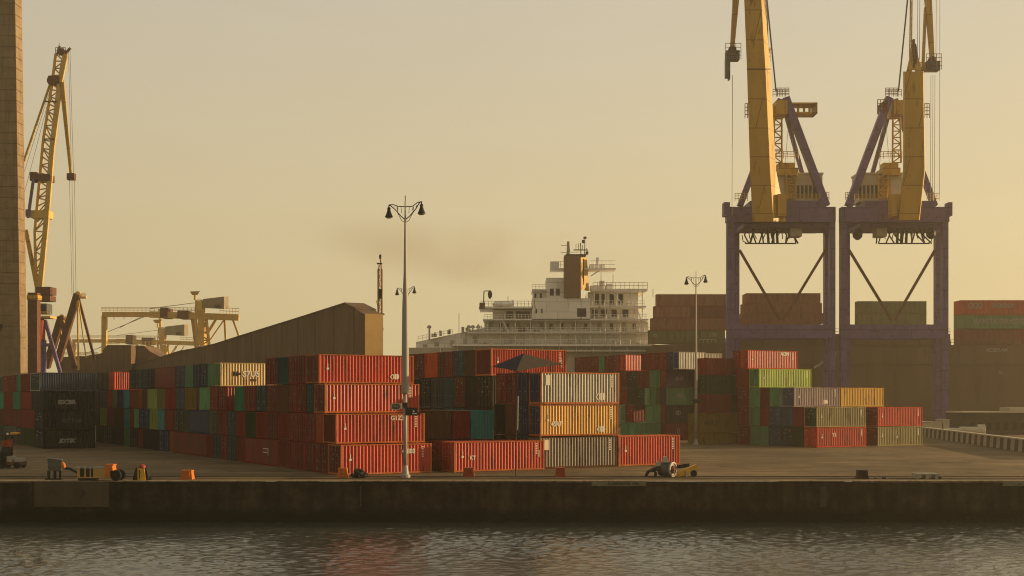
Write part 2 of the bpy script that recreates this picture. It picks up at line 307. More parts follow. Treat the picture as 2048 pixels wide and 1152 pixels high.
# ------------------------------------------------------------------ containers
CL, CW, CH = 8.9, 2.44, 2.65
def corr(mb, p0, ax, dep, z0, z1, length, pitch=.32, depth=.055):   # trapezoid-corrugated sheet
    p0 = Vector(p0); ax = Vector(ax); dep = Vector(dep); n = max(1, round(length / pitch)); pt = length / n
    prof = []
    for i in range(n):
        x = i * pt
        prof += [(x, 0), (x + pt*.14, 0), (x + pt*.47, depth), (x + pt*.67, depth)]
    prof.append((length, 0))
    vs = []
    for x, d in prof:
        q = p0 + ax*x + dep*d; vs += [(q.x, q.y, z0), (q.x, q.y, z1)]
    mb.add(vs, [(2*i, 2*i+2, 2*i+3, 2*i+1) for i in range(len(prof)-1)])
def container_meshes(L):
    d = {}; hx = L/2; hy = CW/2; p = .13; r = .14
    f = MB()
    for sx in (-1, 1):
        for sy in (-1, 1):
            x0 = sx*hx; x1 = sx*(hx-p); y0 = sy*hy; y1 = sy*(hy-p)
            f.box(min(x0,x1), max(x0,x1), min(y0,y1), max(y0,y1), .12, CH-.12)
            for z in (0, CH-.12):      # corner castings stand a little proud
                e = .012
                f.box(min(x0+sx*e, x1-sx*.04), max(x0+sx*e, x1-sx*.04), min(y0+sy*e, y1-sy*.03), max(y0+sy*e, y1-sy*.03), z, z+.12)
    for sy in (-1, 1):
        y0 = sy*hy; y1 = sy*(hy-.07)
        f.box(-hx+p, hx-p, min(y0,y1), max(y0,y1), .03, .03+.13); f.box(-hx+p, hx-p, min(y0,y1), max(y0,y1), CH-.10, CH-.015)
    for sx in (-1, 1):
        x0 = sx*hx; x1 = sx*(hx-.07)
        f.box(min(x0,x1), max(x0,x1), -hy+p, hy-p, .03, .17); f.box(min(x0,x1), max(x0,x1), -hy+p, hy-p, CH-.12, CH-.015)
    d['frame'] = f.mesh('container_frame', PAINT['red'])
    s = MB()
    corr(s, (-hx+p, -hy+.012, 0), (1,0,0), (0,1,0), .16, CH-.10, L-2*p)
    corr(s, (hx-p, hy-.012, 0), (-1,0,0), (0,-1,0), .16, CH-.10, L-2*p)
    corr(s, (hx-.012, -hy+p, 0), (0,1,0), (-1,0,0), .17, CH-.12, CW-2*p)
    d['side_panel'] = s.mesh('container_sides', PAINT['red'])
    q = MB(); q.box(-hx+.07, hx-.07, -hy+.07, hy-.07, CH-.09, CH-.035); q.box(-hx+.07, hx-.07, -hy+.07, hy-.07, .05, .15)
    d['roof'] = q.mesh('container_roof', PAINT['red'])
    e = MB(); corr(e, (-hx+.012, hy-p, 0), (0,-1,0), (1,0,0), .17, CH-.12, CW-2*p)
    d['end_panel'] = e.mesh('container_end', PAINT['red'])
    rng = random.Random(3)
    for var in range(4):
        for k, sy in enumerate((-1, 1)):
            m = MB(); y0, y1 = (-hy+p, -.006) if sy < 0 else (.006, hy-p); x = -hx+.03
            m.box(x, x+.05, y0, y1, .18, CH-.13)
            for z in (.2, .82, 1.44, 2.02): m.box(x-.018, x, y0+.05, y1-.05, z, z+.46)   # pressed door panels
            if var:
                for _ in range(2 + var*2):
                    w = rng.uniform(.06, .24); h = rng.uniform(.04, .14); yy = rng.uniform(y0+.05, y1-.05-w); zz = rng.choice((.35, .9, 1.3, 1.6, 1.75, 2.1, 2.2)) + rng.uniform(-.06, .06)
                    m.box(x-.021, x-.012, yy, yy+w, zz, zz+h, 1)
            d['door%d%d' % (var, k)] = m.mesh('container_door', [PAINT['red'], M_DIMWHITE])
            b = MB()
            for yy in (y0 + (y1-y0)*.27, y0 + (y1-y0)*.73):
                b.tube((x-.055, yy, .16), (x-.055, yy, CH-.11), .024, n=6)
                b.box(x-.075, x-.02, yy-.05, yy+.05, .2, .3); b.box(x-.075, x-.02, yy-.05, yy+.05, CH-.25, CH-.15)
                b.box(x-.085, x-.03, yy, yy+.34*(1 if yy < (y0+y1)/2 else -1), 1.02, 1.07)
            d['bar%d' % k] = b.mesh('container_bars', M_STEEL)
    return d
CM = {}
def cmesh(L):
    k = round(L * 2) / 2
    if k not in CM: CM[k] = container_meshes(k)
    return CM[k], k
CG = 'shipping containers stacked on the quay'
NCONT = 0
def container(center, L, w, h, col, kind, label, rz=YAW, bars=True, door_col=None, group=CG, frame_col=None):
    """kind D doors, C closed corrugated end; local -x is the door end, local -y a long side"""
    global NCONT; NCONT += 1
    ms, k = cmesh(L)
    o = thing('shipping_container', label, 'container', center, rz, group, (L/k, w/CW, h/CH))
    def part(nm, me, c, par=None):
        q = bpy.data.objects.new(nm, me); COL.objects.link(q); q.parent = par or o
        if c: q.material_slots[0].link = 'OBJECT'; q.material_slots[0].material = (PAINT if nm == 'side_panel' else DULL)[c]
        return q
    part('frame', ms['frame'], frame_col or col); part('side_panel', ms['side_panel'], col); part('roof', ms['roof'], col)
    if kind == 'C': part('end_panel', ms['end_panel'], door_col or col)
    else:
        v = random.randrange(4)
        for j in (0, 1):
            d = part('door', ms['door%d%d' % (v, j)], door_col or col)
            if bars: part('locking_bar', ms['bar%d' % j], None, d)
    return o
def letter(o, body, fx, fz, size, mat=None, shear=0, vertical=False, bold=.012, L=None):
    """lettering on the long side (local -y) at fraction fx of the length and fz of the height"""
    me = text_mesh(body, size, mat or M_WHITE, shear=shear, bold=bold)
    k = round((L or CL) * 2) / 2
    q = bpy.data.objects.new('lettering', me); COL.objects.link(q); q.parent = o
    q.location = ((fx-.5)*k, -CW/2 - .004, fz*CH)
    q.rotation_euler = (math.radians(90), math.radians(90) if vertical else 0, 0)
    return q
def logo(o, fx, fz, s, L=None, mat=None):
    k = round((L or CL) * 2) / 2; m = MB(); cx = (fx-.5)*k; cz = fz*CH; y = -CW/2
    def poly(pts): m.prism([(cx + a*s, y, cz + b*s) for a, b in pts], (0, -.008, 0))
    poly([(-1.25,0), (-.75,.55), (-.5,.55), (-1.0,0)]); poly([(-1.0,0), (-1.25,0), (-.75,-.5), (-.5,-.5)])
    poly([(-.52,-.3), (-.52,.42), (-.3,.62), (-.3,-.45)]); poly([(-.22,-.5), (-.22,.62), (.2,.62), (.2,-.5)])
    poly([(.28,-.45), (.28,.62), (.55,.62), (.8,.3), (.8,-.2), (.55,-.45)])
    q = bpy.data.objects.new('logo', m.mesh('arrow_logo', mat or M_WHITE)); COL.objects.link(q); q.parent = o; return q
def marks(o, L=None, big=False):       # the small code plates near the ends of a side
    k = round((L or CL) * 2) / 2; m = MB(); y = -CW/2; hx = k/2
    if big: m.box(-hx+.55, -hx+1.05, y-.008, y+.0, 1.55, 2.4)
    else:
        m.box(-hx+.75, -hx+.98, y-.008, y, 1.25, 1.42); m.box(-hx+.83, -hx+.90, y-.008, y, 1.44, 1.8)
    def put(mm):
        q = bpy.data.objects.new('lettering', mm.mesh('code_marking', M_WHITE)); COL.objects.link(q); q.parent = o; return q
    put(m); m = MB()
    for i in range(7): m.box(hx-.98, hx-.80, y-.008, y, 2.32-i*.15, 2.40-i*.15)
    return put(m)

ORD = ['', 'first', 'second', 'third', 'fourth', 'fifth', 'sixth', 'seventh', 'eighth', 'ninth', 'tenth', 'eleventh', 'twelfth', 'thirteenth', 'fourteenth',
       'fifteenth', 'sixteenth', 'seventeenth', 'eighteenth', 'nineteenth', 'twentieth', 'twenty-first', 'twenty-second', 'twenty-third', 'twenty-fourth',
       'twenty-fifth', 'twenty-sixth', 'twenty-seventh', 'twenty-eighth', 'twenty-ninth', 'thirtieth']
def tpx(O, d, px):
    n = (px - 1024) / F
    return (n*O.y - O.x) / (d.x - n*d.y)
def row(O, z0, z1, spec, where, start=1, L=CL, bars=True, special=None, sfx='back'):
    """containers side by side along V from the picture columns in spec: 'px colour:K px colour:K px ...'"""
    special = special or {}
    tk = spec.split(); out = {}; n = start
    i = 0
    while i + 2 < len(tk):
        a = float(tk[i]); name = tk[i+1]; b = float(tk[i+2]); i += 2
        if name == 'gap': continue
        t0 = tpx(O, V, a); t1 = tpx(O, V, b); w = t1 - t0; tm = (t0+t1)/2
        cn, k = name.rsplit(':', 1); cn = cn.replace('_', ' ')
        sp = special.get(n, {})
        lab = sp.get('label') or '%s container, %s, %s %s' % (cn + (' long-side' if k == 'S' else ' plain-ended' if k == 'C' else ''), where[0], ORD[n], where[1])
        if k == 'S':
            c = O + V*tm + U*(CW/2); c.z = z0
            o = container(c, w - .08, CW, z1 - z0 - .03, cn, 'C', lab, YAW - math.pi/2, False)
        else:
            l = sp.get('L', L); c = O + V*tm + U*(l/2); c.z = z0
            o = container(c, l, w - .07, z1 - z0 - .03, cn, k, lab, YAW, bars, sp.get('door'), frame_col=sp.get('frame'))
        out[n] = o; n += 1
    return out
def side_len(P, px):                   # how far along U from P until the column px
    return tpx(P, U, px)

# --- front red stack and the long row behind it
P0 = G(682, 951); HL = 2.65
LW = lambda t: ('%s tier of shaded left row' % t, 'back from red stack')
def corner_at(O, px): return O + V*tpx(O, V, px)
TOPPX = {4: 638, 3: 650, 2: 672, 1: 682}; RPX = {4: 828, 3: 839, 2: 850, 1: 864}
CORNER_LABEL = {4: 'sunlit red container topmost in the front stack, arrow logo low on its side',
                3: 'sunlit red container second from top of the front stack, outlined logo beside the lamp post',
                2: 'sunlit red container third from top of the front stack, white digits behind the lamp post',
                1: 'sunlit red container at the bottom of the front stack, behind the lamp post foot'}
SPEC_L = {
 4: '638 red:D 611 crimson:D 595 dark_red:D 577 dark_teal:C 554 dark_red:D 531 gap 441 tan:D 430 green:C 415 navy:D 400 navy:D 386 green:C 370 slate_blue:D 351 dark_red:S 309 dark_navy:D 297 dark_teal:D 284 dark_teal:D 271 navy:D 258 gap 228 red:D 217 dark_green:D 204 dark_green:D 191',
 3: '650 red:D 628 dark_teal:D 612 crimson:D 595 crimson:D 577 brown:C 555 maroon:D 533 dark_teal:D 512 dark_red:D 489 emerald_green:C 469 gap 454 crimson:D 437 crimson:D 420 green:C 398 maroon:D 392 mustard:C 370 slate_blue:D 351 dark_red:C 330 olive:C 314 yellow_green:C 295 brown:C 284 orange_brown:C 275 brown:C 268 dark_red:C 259 teal:C 247 navy:C 234 green:C 225 dark_red:C 213 dark_teal:D 199 dark_green:D 190',
 2: '672 red:C 646 orange_red:D 631 crimson:D 616 crimson:D 596 crimson:D 580 maroon:C 556 maroon:D 535 dark_red:C 512 dark_green:C 490 dark_red:C 472 dark_teal:D 455 crimson:D 435 grey_green:D 418 navy:S 379 grey_green:C 369 dark_grey:D 348 maroon:C 329 teal:D 316 yellow_green:C 299 navy:D 278 green:C 268 maroon:C 259 teal:C 248 brown:C 238 dark_green:C 229 maroon:C 214 lime_green:C 200 dark_green:D 190',
 1: '682 red:D 656 maroon:D 629 dark_red:D 614 crimson:D 596 crimson:D 580 maroon:C 556 dark_red:S 490 maroon:C 473 dark_teal:D 455 crimson:D 441 dark_teal:D 426 maroon:C 413 maroon:S 349 orange_brown:C 339 navy:D 318 black:C 302 dark_navy:C 286 maroon:C 276 dark_navy:D 259 green:C 248 dark_grey:C 238 dark_teal:C 225 navy:D 206 dark_green:C 192'}
TIER = {1: 'bottom', 2: 'second', 3: 'third', 4: 'top', 5: 'top'}
tan = None
for t in (1, 2, 3, 4):
    Pc = corner_at(P0, TOPPX[t])
    sp = {1: {'label': CORNER_LABEL[t], 'L': side_len(Pc, RPX[t]), 'frame': 'orange', 'door': 'maroon'}}  # maroon ends on red containers: end-face shade put into the door paint
    if t == 4:
        sp[6] = {'label': 'tan container with large white lettering, sunlit in the gap of the top tier', 'L': 8.9, 'door': 'green'}
        sp[16] = {'label': 'small sunlit red side showing in the far gap of the shaded left row', 'L': 8.9, 'door': 'dark green'}
    if t == 3: sp[10] = {'label': 'red container with a sunlit sliver below the tan lettered container', 'L': 8.9}
    if t == 1: sp[7] = {'label': 'dark red long-side container with white bracket mark, bottom tier of shaded left row'}
    o = row(P0, (t-1)*HL, t*HL, SPEC_L[t], LW(TIER[t]), special=sp)
    Lc = sp[1]['L']; c = o[1]
    marks(c, Lc)
    if t == 4: logo(c, .80, .24, .46, Lc)
    if t == 3: logo(c, .78, .22, .46, Lc)
    if t == 2: letter(c, 'G1Z31', .70, .84, .56, L=Lc)
    if t == 1: letter(c, 'CE03', .74, .74, .56, L=Lc, bold=.02)
    if t == 4:
        letter(o[6], 'S7US', .39, .52, .92, bold=.03); letter(o[6], 'N=', .21, .52, .7, M_DARK, bold=.03); letter(o[6], 'IIIIIIII', .42, .27, .35, M_RUSTY)
    if t == 1:
        m = MB(); m.box(.6, 2.2, -CW/2-.012, -CW/2, 1.62, 1.7); m.box(2.08, 2.2, -CW/2-.012, -CW/2, 1.0, 1.62); m.box(.6, 1.9, -CW/2-.012, -CW/2, 1.25, 1.33)
        q = bpy.data.objects.new('logo', m.mesh('bracket_logo', M_WHITE)); COL.objects.link(q); q.parent = o[7]

# --- dark navy block at the far left
E0 = G(87, 898); HE = 2.55
LE = {4: side_len(corner_at(E0, 80), 193), 3: 6.6, 2: 6.6, 1: 6.6}
ESPEC = {4: '80 dark_teal:D 60 crimson:C 42 emerald_green:C 33 dark_red:D 7 grey_green:C -8', 3: '87 dark_navy:D 63 dark_red:C 40 emerald_green:C 26 dark_red:C 8 emerald_green:C -10',
         2: '87 dark_navy:D 69 dark_red:C 43 maroon:D 24 maroon:C 2 dark_grey:C -12', 1: '87 dark_navy:D 69 dark_green:C 46 dark_grey:D 25 dark_green:D 3 dark_grey:C -12'}
ELAB = {4: 'dull blue ribbed container crossed by a slanting shadow, topmost of the navy block', 3: 'dark navy container lettered ESCBR, third tier of the navy block',
        2: 'dark navy container with dim lettering, second tier of the navy block', 1: 'dark navy container lettered IDTIK, bottom of the navy block'}
for t in (1, 2, 3, 4):
    o = row(E0, (t-1)*HE, t*HE, ESPEC[t], ('%s tier of far left block' % TIER[t], 'from navy corner'),
            special={1: {'label': ELAB[t], 'L': LE[t], 'door': 'dark teal' if t == 4 else None}}, L=6.6, bars=False)
    if t == 4:
        for ch in o[1].children:
            if ch.name.split('.')[0] in ('side_panel', 'frame', 'roof'): ch.material_slots[0].material = PAINT['slate blue']
    k = LE[t]
    if t == 3: letter(o[1], 'ESCBR', .45, .42, .78, M_DIMWHITE, L=k, bold=.05)
    if t == 2: letter(o[1], 'KITTOB', .55, .45, .72, surface('dim_letter', (.10, .10, .10), .7), L=k, bold=.02)
    if t == 1: letter(o[1], 'IDTIK', .45, .40, .8, M_DIMWHITE, shear=.25, L=k, bold=.05)

# --- grey and golden stack in the middle
Q0 = G(1079, 938); HQ = 3.04
LQ = side_len(Q0, 1235)
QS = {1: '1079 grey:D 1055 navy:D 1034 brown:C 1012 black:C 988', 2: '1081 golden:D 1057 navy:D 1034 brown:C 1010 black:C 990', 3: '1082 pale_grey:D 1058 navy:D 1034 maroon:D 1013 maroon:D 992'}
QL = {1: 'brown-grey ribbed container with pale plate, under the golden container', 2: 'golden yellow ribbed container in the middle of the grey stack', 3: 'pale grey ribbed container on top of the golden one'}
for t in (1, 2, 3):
    # the end faces of the two upper ones are painted navy for their shade
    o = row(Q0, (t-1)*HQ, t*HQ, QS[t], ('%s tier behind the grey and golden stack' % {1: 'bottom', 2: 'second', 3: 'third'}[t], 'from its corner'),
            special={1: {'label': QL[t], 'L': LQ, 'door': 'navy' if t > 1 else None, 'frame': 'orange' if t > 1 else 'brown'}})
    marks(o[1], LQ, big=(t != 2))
    if t == 3: logo(o[1], .77, .22, .56, LQ)
    if t == 2: letter(o[1], '45R7', .20, .38, .56, L=LQ, bold=.02); logo(o[1], .78, .20, .46, LQ)
# bottom row: red to the left and red to the right of the grey one
R0 = Q0 - U*9.55 - V*1.1; R0.z = 0
o = container(R0 + U*4.72 + V*1.22, 9.4, CW, 2.72, 'red', 'D', 'sunlit red container on the ground between the front stack and grey stack', frame_col='orange'); marks(o, 9.4)
letter(o, 'MRSK', .935, .55, .26, vertical=True, L=9.4, bold=.0); letter(o, 'KT', .2, .46, .5, L=9.4)
container(R0 + U*4.72 + V*3.72, 9.4, CW, 2.72, 'maroon', 'D', 'maroon container hiding behind the ground red container, doors toward the gap')
S1 = Q0 + U*(LQ + .12)
LS1 = side_len(S1, 1360)
o = container(S1 + U*(LS1/2) + V*1.22, LS1, CW, 2.98, 'red', 'D', 'sunlit red container on the ground right of the grey stack', frame_col='orange'); marks(o, LS1)
# end-on containers between the stacks
F0 = Q0 + V*8.2; F0.z = 2.62
FPX = [(988, 942, 'teal', 'teal container end standing on a maroon one beside the grey stack'), (940, 904, 'crimson', 'crimson container end between the teal and brown ones'), (903, 846, 'brown', 'brown ribbed container end beside the front red stack')]
for a, b, cn, lab in FPX:
    u0 = -tpx(F0, -U, b); u1 = -tpx(F0, -U, a); w = u1 - u0; c = F0 + U*((u0+u1)/2) + V*4.45; c.z = 2.62
    o = container(c, 8.9, w - .08, 2.82, cn, 'C', lab, YAW + math.pi/2)
    c2 = c.copy(); c2.z = 0
    container(c2, 8.9, w - .08, 2.58, 'maroon', 'C', 'maroon container under the %s container end' % cn, YAW + math.pi/2)
# --- red container high behind the parasol and its row of dark ends
B0 = Q0 + U*6.42 + V*20.76; B0.z = 0
LB = side_len(B0, 1135)
BS = {4: '983 red:C 951 brown:C 928 dark_teal:D 907 crimson:D 888 maroon:D 875 orange_red:C 849 maroon:D 828 maroon:D 812',
      3: '984 black:D 953 black:C 930 maroon:D 908 dark_teal:D 887 dark_grey:D 862 dark_navy:D 842 black:C 824',
      2: '984 black:C 953 dark_navy:C 930 dark_navy:D 908 black:D 887 dark_navy:C 862 black:C 842 black:C 822', 1: '984 maroon:S 905 dark_navy:S 824'}
for t in (1, 2, 3, 4):
    o = row(B0, (t-1)*3.05 - (.5 if t == 3 else 0), t*3.05 - (.49 if t == 2 else 0), BS[t], ('%s tier behind the lamp post' % TIER[t], 'left of its corner'),
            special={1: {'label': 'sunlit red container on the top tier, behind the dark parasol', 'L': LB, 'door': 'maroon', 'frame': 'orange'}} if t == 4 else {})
    if t == 4: marks(o[1], LB); letter(o[1], 'HARSK', .93, .5, .3, vertical=True, L=LB, bold=.0)

# --- hazy block in the middle distance
S0 = G(1332, 881); HC = 2.82
CS = {5: '1358 pale_grey:D 1346 navy:D 1334 dark_red:D 1318 dark_red:D 1300 dark_red:D 1282 gap 1251 red:D 1240 dark_red:D 1225 maroon:D 1209 green:C 1197 dark_red:D 1181 dark_red:D 1165 maroon:D 1149',
      4: '1332 dark_red:D 1320 green:C 1310 green:C 1299 maroon:D 1286 maroon:D 1274 dark_green:D 1255 dark_red:D 1240',
      3: '1332 purple:C 1320 olive:C 1311 green:C 1299 pale_green:D 1289 dark_green:D 1272 dark_green:D 1255 dark_red:D 1240',
      2: '1332 maroon:C 1321 green:C 1306 green:C 1292 gap 1255 green:C 1241', 1: '1332 maroon:C 1321 green:C 1306 green:C 1291 green:C 1273 green:C 1256 green:C 1241'}
for t in (1, 2, 3, 4, 5):
    o = row(S0, (t-1)*HC, t*HC, CS[t], ('%s tier of hazy block behind grey stack' % {1:'bottom',2:'second',3:'third',4:'fourth',5:'top'}[t], 'from its corner'), L=5.6, bars=False,
            special={5: {1: {'label': 'sunlit pale grey container atop the hazy block, left of the far lamp', 'L': side_len(corner_at(S0, 1358), 1411), 'door': 'navy'},
                         6: {'label': 'small sunlit red container side on top of the hazy block', 'L': 8.0}}}.get(t, {}))
# long sides beside that corner
c = S0 + V*18.0 + U*2.0   # set back red side
t0 = tpx(S0, V, 1292); A = corner_at(S0, 1292)
def side_block(P, pxr, z0, z1, cn, lab, **k):
    l = side_len(P, pxr); c = P + U*(l/2) + V*(CW/2); c.z = z0
    return container(c, l, CW, z1 - z0 - .03, cn, 'D', lab, bars=False, **k), l
Pd = corner_at(S0, 1255)
c = Pd + V*(-1.9) - U*.1; l = 3.0
Pm = Pd - V*2.0
o, l = side_block(Pm - U*.15, 1291, HC, 2*HC, 'dark red', 'dark red container side framed by green containers in the hazy block')
o, l = side_block(S0 + U*.06, 1386, 0, HC, 'maroon', 'maroon container at the foot of the lettered column behind the far lamp'); letter(o, '()', .45, .55, 1.1, M_DIMWHITE, L=l)
o, l = side_block(S0 + U*.06, 1386, HC, 2*HC, 'dark grey', 'dark grey container lettered SD, second in the lettered column'); letter(o, 'SD', .45, .55, .9, M_DIMWHITE, L=l, bold=.04)
o, l = side_block(S0 + U*.06, 1388, 2*HC, 3*HC, 'green', 'green container lettered SHS, third in the lettered column'); letter(o, 'SHS', .5, .55, .85, M_DIMWHITE, L=l, bold=.03)
o, l = side_block(S0 + U*.06, 1380, 3*HC, 4*HC, 'slate blue', 'dark slate container lettered AHT, fourth in the lettered column'); letter(o, 'AHT', .55, .5, .8, M_DIMWHITE, L=l, bold=.04)
A = corner_at(S0, 1358) + U*5.4
o, l = side_block(A + V*1.0, 1444, 4*HC, 5*HC - .1, 'pale grey', 'sunlit pale grey container right of the far lamp, half hidden by maroon ones')
for t, cn in ((4, 'green'), (3, 'dark green'), (2, 'olive'), (1, 'brown')):
    P = S0 + U*5.75 - V*1.8  # stack set forward, bottom tier added, to shade the lettered column
    side_block(P, 1412, (t-1)*HC, t*HC, cn, '%s container end peeping out right of the far lamp, %s tier' % (cn, {4: 'fourth', 3: 'third', 2: 'second', 1: 'bottom'}[t]))

# --- right-hand stack
D0 = G(1635, 895.5); HD = 2.75
DS = {1: '1635 red:D 1608 dark_green:D 1586 dark_grey:D 1563 slate_blue:D 1537 green:C 1521 green:C 1500 dark_red:D 1478',
      2: '1634 olive_grey:D 1608 dark_red:C 1586 slate_blue:D 1563 slate_blue:D 1538 dark_red:C 1520 green:C 1498 dark_red:D 1476',
      3: '1589 mauve_grey:D 1563 green:C 1539 dark_red:C 1520 green:C 1498 dark_red:D 1474', 4: '1519 lime_green:C 1498 dark_red:D 1472', 5: '1496 red:D 1480 dark_red:D 1465'}
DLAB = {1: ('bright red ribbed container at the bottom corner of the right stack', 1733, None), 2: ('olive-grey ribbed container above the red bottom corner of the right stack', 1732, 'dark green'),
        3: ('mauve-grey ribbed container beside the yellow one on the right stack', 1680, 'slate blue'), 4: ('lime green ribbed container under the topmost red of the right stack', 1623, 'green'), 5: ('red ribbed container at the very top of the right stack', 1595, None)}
for t in (1, 2, 3, 4, 5):
    px0 = float(DS[t].split()[0]); Pc = corner_at(D0, px0); l = side_len(Pc, DLAB[t][1])
    o = row(D0, (t-1)*HD, t*HD, DS[t], ('%s tier of right stack' % {1:'bottom',2:'second',3:'third',4:'fourth',5:'top'}[t], 'left from its corner'), bars=False,
            special={1: {'label': DLAB[t][0], 'L': l, 'door': DLAB[t][2]}})
    marks(o[1], l)
    if t == 1: letter(o[1], 'Y2', .34, .62, .7, L=l)
    if t == 3: logo(o[1], .68, .24, .5, l)
    if t == 5: letter(o[1], 'ACSM', .74, .82, .62, L=l, bold=.03)
    if t == 3:
        P3 = Pc + U*(l + .25); o2, l2 = side_block(P3, 1767, 2*HD, 3*HD, 'yellow', 'bright yellow ribbed container on the right end of third tier')
D1 = D0 + U*tpx(D0, U, 1756)
for t, cn, lab in ((1, 'olive grey', 'olive-grey ribbed container on the ground at the right end'), (2, 'red', 'bright red ribbed container on the olive one at the right end')):
    P = D1.copy(); l = side_len(P, 1845); c = P + U*(l/2) + V*1.22; c.z = (t-1)*HD
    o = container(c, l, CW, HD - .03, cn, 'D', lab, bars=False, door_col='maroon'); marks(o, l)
    if t == 1: letter(o, 'd', .42, .45, .5, L=l)
    c2 = P + U*(l/2) + V*3.72; c2.z = (t-1)*HD
    container(c2, l, CW, HD - .03, 'maroon', 'D', 'maroon container hidden behind the %s one at the right end' % cn, bars=False)
# shaded wall of containers left of that stack
DL0 = D0 + V*17.4
zb = [0, 1.67, 4.55, 7.35, 10.1, 12.6]
for i, (cn, nm) in enumerate((('mustard', 'low mustard container on the ground left of the right stack'), ('mustard', 'mustard container with faint writing left of the right stack'), ('maroon', 'maroon container above the mustard ones'),
                        ('dark green', 'dark green container two above the mustard ones'), ('dark red', 'dark red container topmost above the mustard ones'))):
    a = -tpx(DL0, -U, 1397 if i < 2 else 1411); b = -tpx(DL0, -U, 1463)
    c = DL0 + U*((a+b)/2) + V*1.22; c.z = zb[i]
    o = container(c, b - a - .06, CW, zb[i+1] - zb[i] - .03, cn, 'D', nm, bars=False)
    if i == 1: letter(o, 'MARUT', .4, .5, .8, surface('mustard_letter', (.10, .06, .015), .7), L=b-a-.06)
    a2 = b; b2 = -tpx(DL0, -U, 1478)
    c = DL0 + U*((a2+b2)/2) + V*3.2; c.z = zb[i]
    container(c, 6.4, b2 - a2 - .06, zb[i+1] - zb[i] - .03, ('mustard', 'mustard', 'dark green', 'dark green', 'maroon')[i], 'C',
              'narrow %s container end against the red column, %s tier up' % (('mustard', 'mustard', 'dark green', 'dark green', 'maroon')[i], ORD[i+1]), YAW + math.pi/2)

# ------------------------------------------------------------------ setting
QY = 100.9
m = MB(); m.add([(-900, QY + .9, 0), (900, QY + .9, 0), (4000, 4000, 0), (-4000, 4000, 0)], [(0, 1, 2, 3)])
structure(m.build('ground', M_GROUND))
def water_mesh():
    import numpy as np
    def axis(lo, hi, st, ext):
        c = list(np.arange(lo, hi + st, st)); g = st; a = lo; left = []
        while a > ext[0]: g *= 1.6; a -= g; left.append(a)
        g = st; b = c[-1]; right = []
        while b < ext[1]: g *= 1.6; b += g; right.append(b)
        return np.array(left[::-1] + c + right)
    xs = axis(-48, 48, .16, (-1500, 1500)); ys = axis(56, QY + .3, .14, (-600, QY))
    gx, gy = np.meshgrid(xs, ys); rs = np.random.RandomState(12); h = np.zeros_like(gx)
    wx = gx + .35*np.sin(gy*.9 + 1) + .5*np.sin(gx*.31 + gy*.4); wy = gy + .35*np.sin(gx*.8) + .5*np.sin(gy*.37 - gx*.23)
    for i in range(64):
        lam = .45 * (3.8 ** rs.rand()); th = math.radians(250) + rs.normal(0, .75); k = 2*math.pi/lam
        p = k*(wx*math.cos(th) + wy*math.sin(th)) + rs.rand()*6.283
        c = np.sin(p); h += .0046*lam*(c + .22*np.cos(2*p))
    patch = .72 + .42*np.sin(gx*.09 + 1.2)*np.sin(gy*.16 + gx*.03)
    fade = np.clip((50 - np.abs(gx))/4, 0, 1)*np.clip((gy - 54)/3, 0, 1)
    h = h*patch*fade
    n, mm = gx.shape; v = np.stack([gx, gy, h - 3.3], -1).reshape(-1, 3)
    idx = np.arange(n*mm).reshape(n, mm); f = np.stack([idx[:-1, :-1], idx[:-1, 1:], idx[1:, 1:], idx[1:, :-1]], -1).reshape(-1, 4)
    me = bpy.data.meshes.new('water'); me.vertices.add(len(v)); me.vertices.foreach_set('co', v.ravel())
    me.loops.add(f.size); me.loops.foreach_set('vertex_index', f.ravel()); me.polygons.add(len(f)); me.polygons.foreach_set('loop_start', np.arange(0, f.size, 4))
    me.update(calc_edges=True); me.polygons.foreach_set('use_smooth', [True]*len(f)); me.materials.append(M_WATER); return me
o = bpy.data.objects.new('water', water_mesh()); COL.objects.link(o); structure(o)
q = thing('quay_wall', 'dark stained concrete quay wall dropping into the harbour water', 'quay wall', (0, QY, 0))
m = MB(); m.box(-500, 500, QY + .12, QY + 1.4, -6, -.42); m.build('wall_face', M_QUAY, q)
m = MB()
xs = -500; rnd = random.Random(5)
while xs < 500:
    w = rnd.uniform(5.2, 6.8); dz = rnd.uniform(-.025, .025); dy = rnd.uniform(-.03, .05); m.box(xs, xs + w - .03, QY + dy, QY + .905 + abs(dy), -.10 + dz*2, .012 + dz*.3); xs += w
m.build('coping', M_QTOP, q)
m = MB(); xs = -500
while xs < 500:
    w = rnd.uniform(3, 9); m.box(xs, xs + w, QY + rnd.uniform(.05, .11), QY + .9, -.45 - rnd.uniform(0, .12), -.09 + rnd.uniform(-.04, .0)); xs += w
m.build('edge_beam', M_QUAY, q)
m = MB()
for a, b, yy in ((70, 218, .0), (1640, 1652, .06), (720, 722, .08)):
    m.box(X(a, QY), X(b, QY), QY - .16 + yy, QY + .13, -2.05, -.06 if a == 70 else -.43)
m.build('patch_panel', M_PATCH, q); m = MB()
for px in (-10, 330, 560, 905, 1165, 1640, 1880): m.box(X(px, QY), X(px, QY) + .07, QY + .09, QY + .14, -3.4, -.44)
m.build('joint_strip', M_QUAY, q)
m = MB()
for px in (112, 163): m.lathe((X(px, QY), QY - .165, -.95 if px == 163 else -.75), [(.36, 0), (.36, .03), (.27, .035), (.27, .015)], n=18, axis=(0, -1, 0))
m.build('mooring_ring', M_STRD, q)
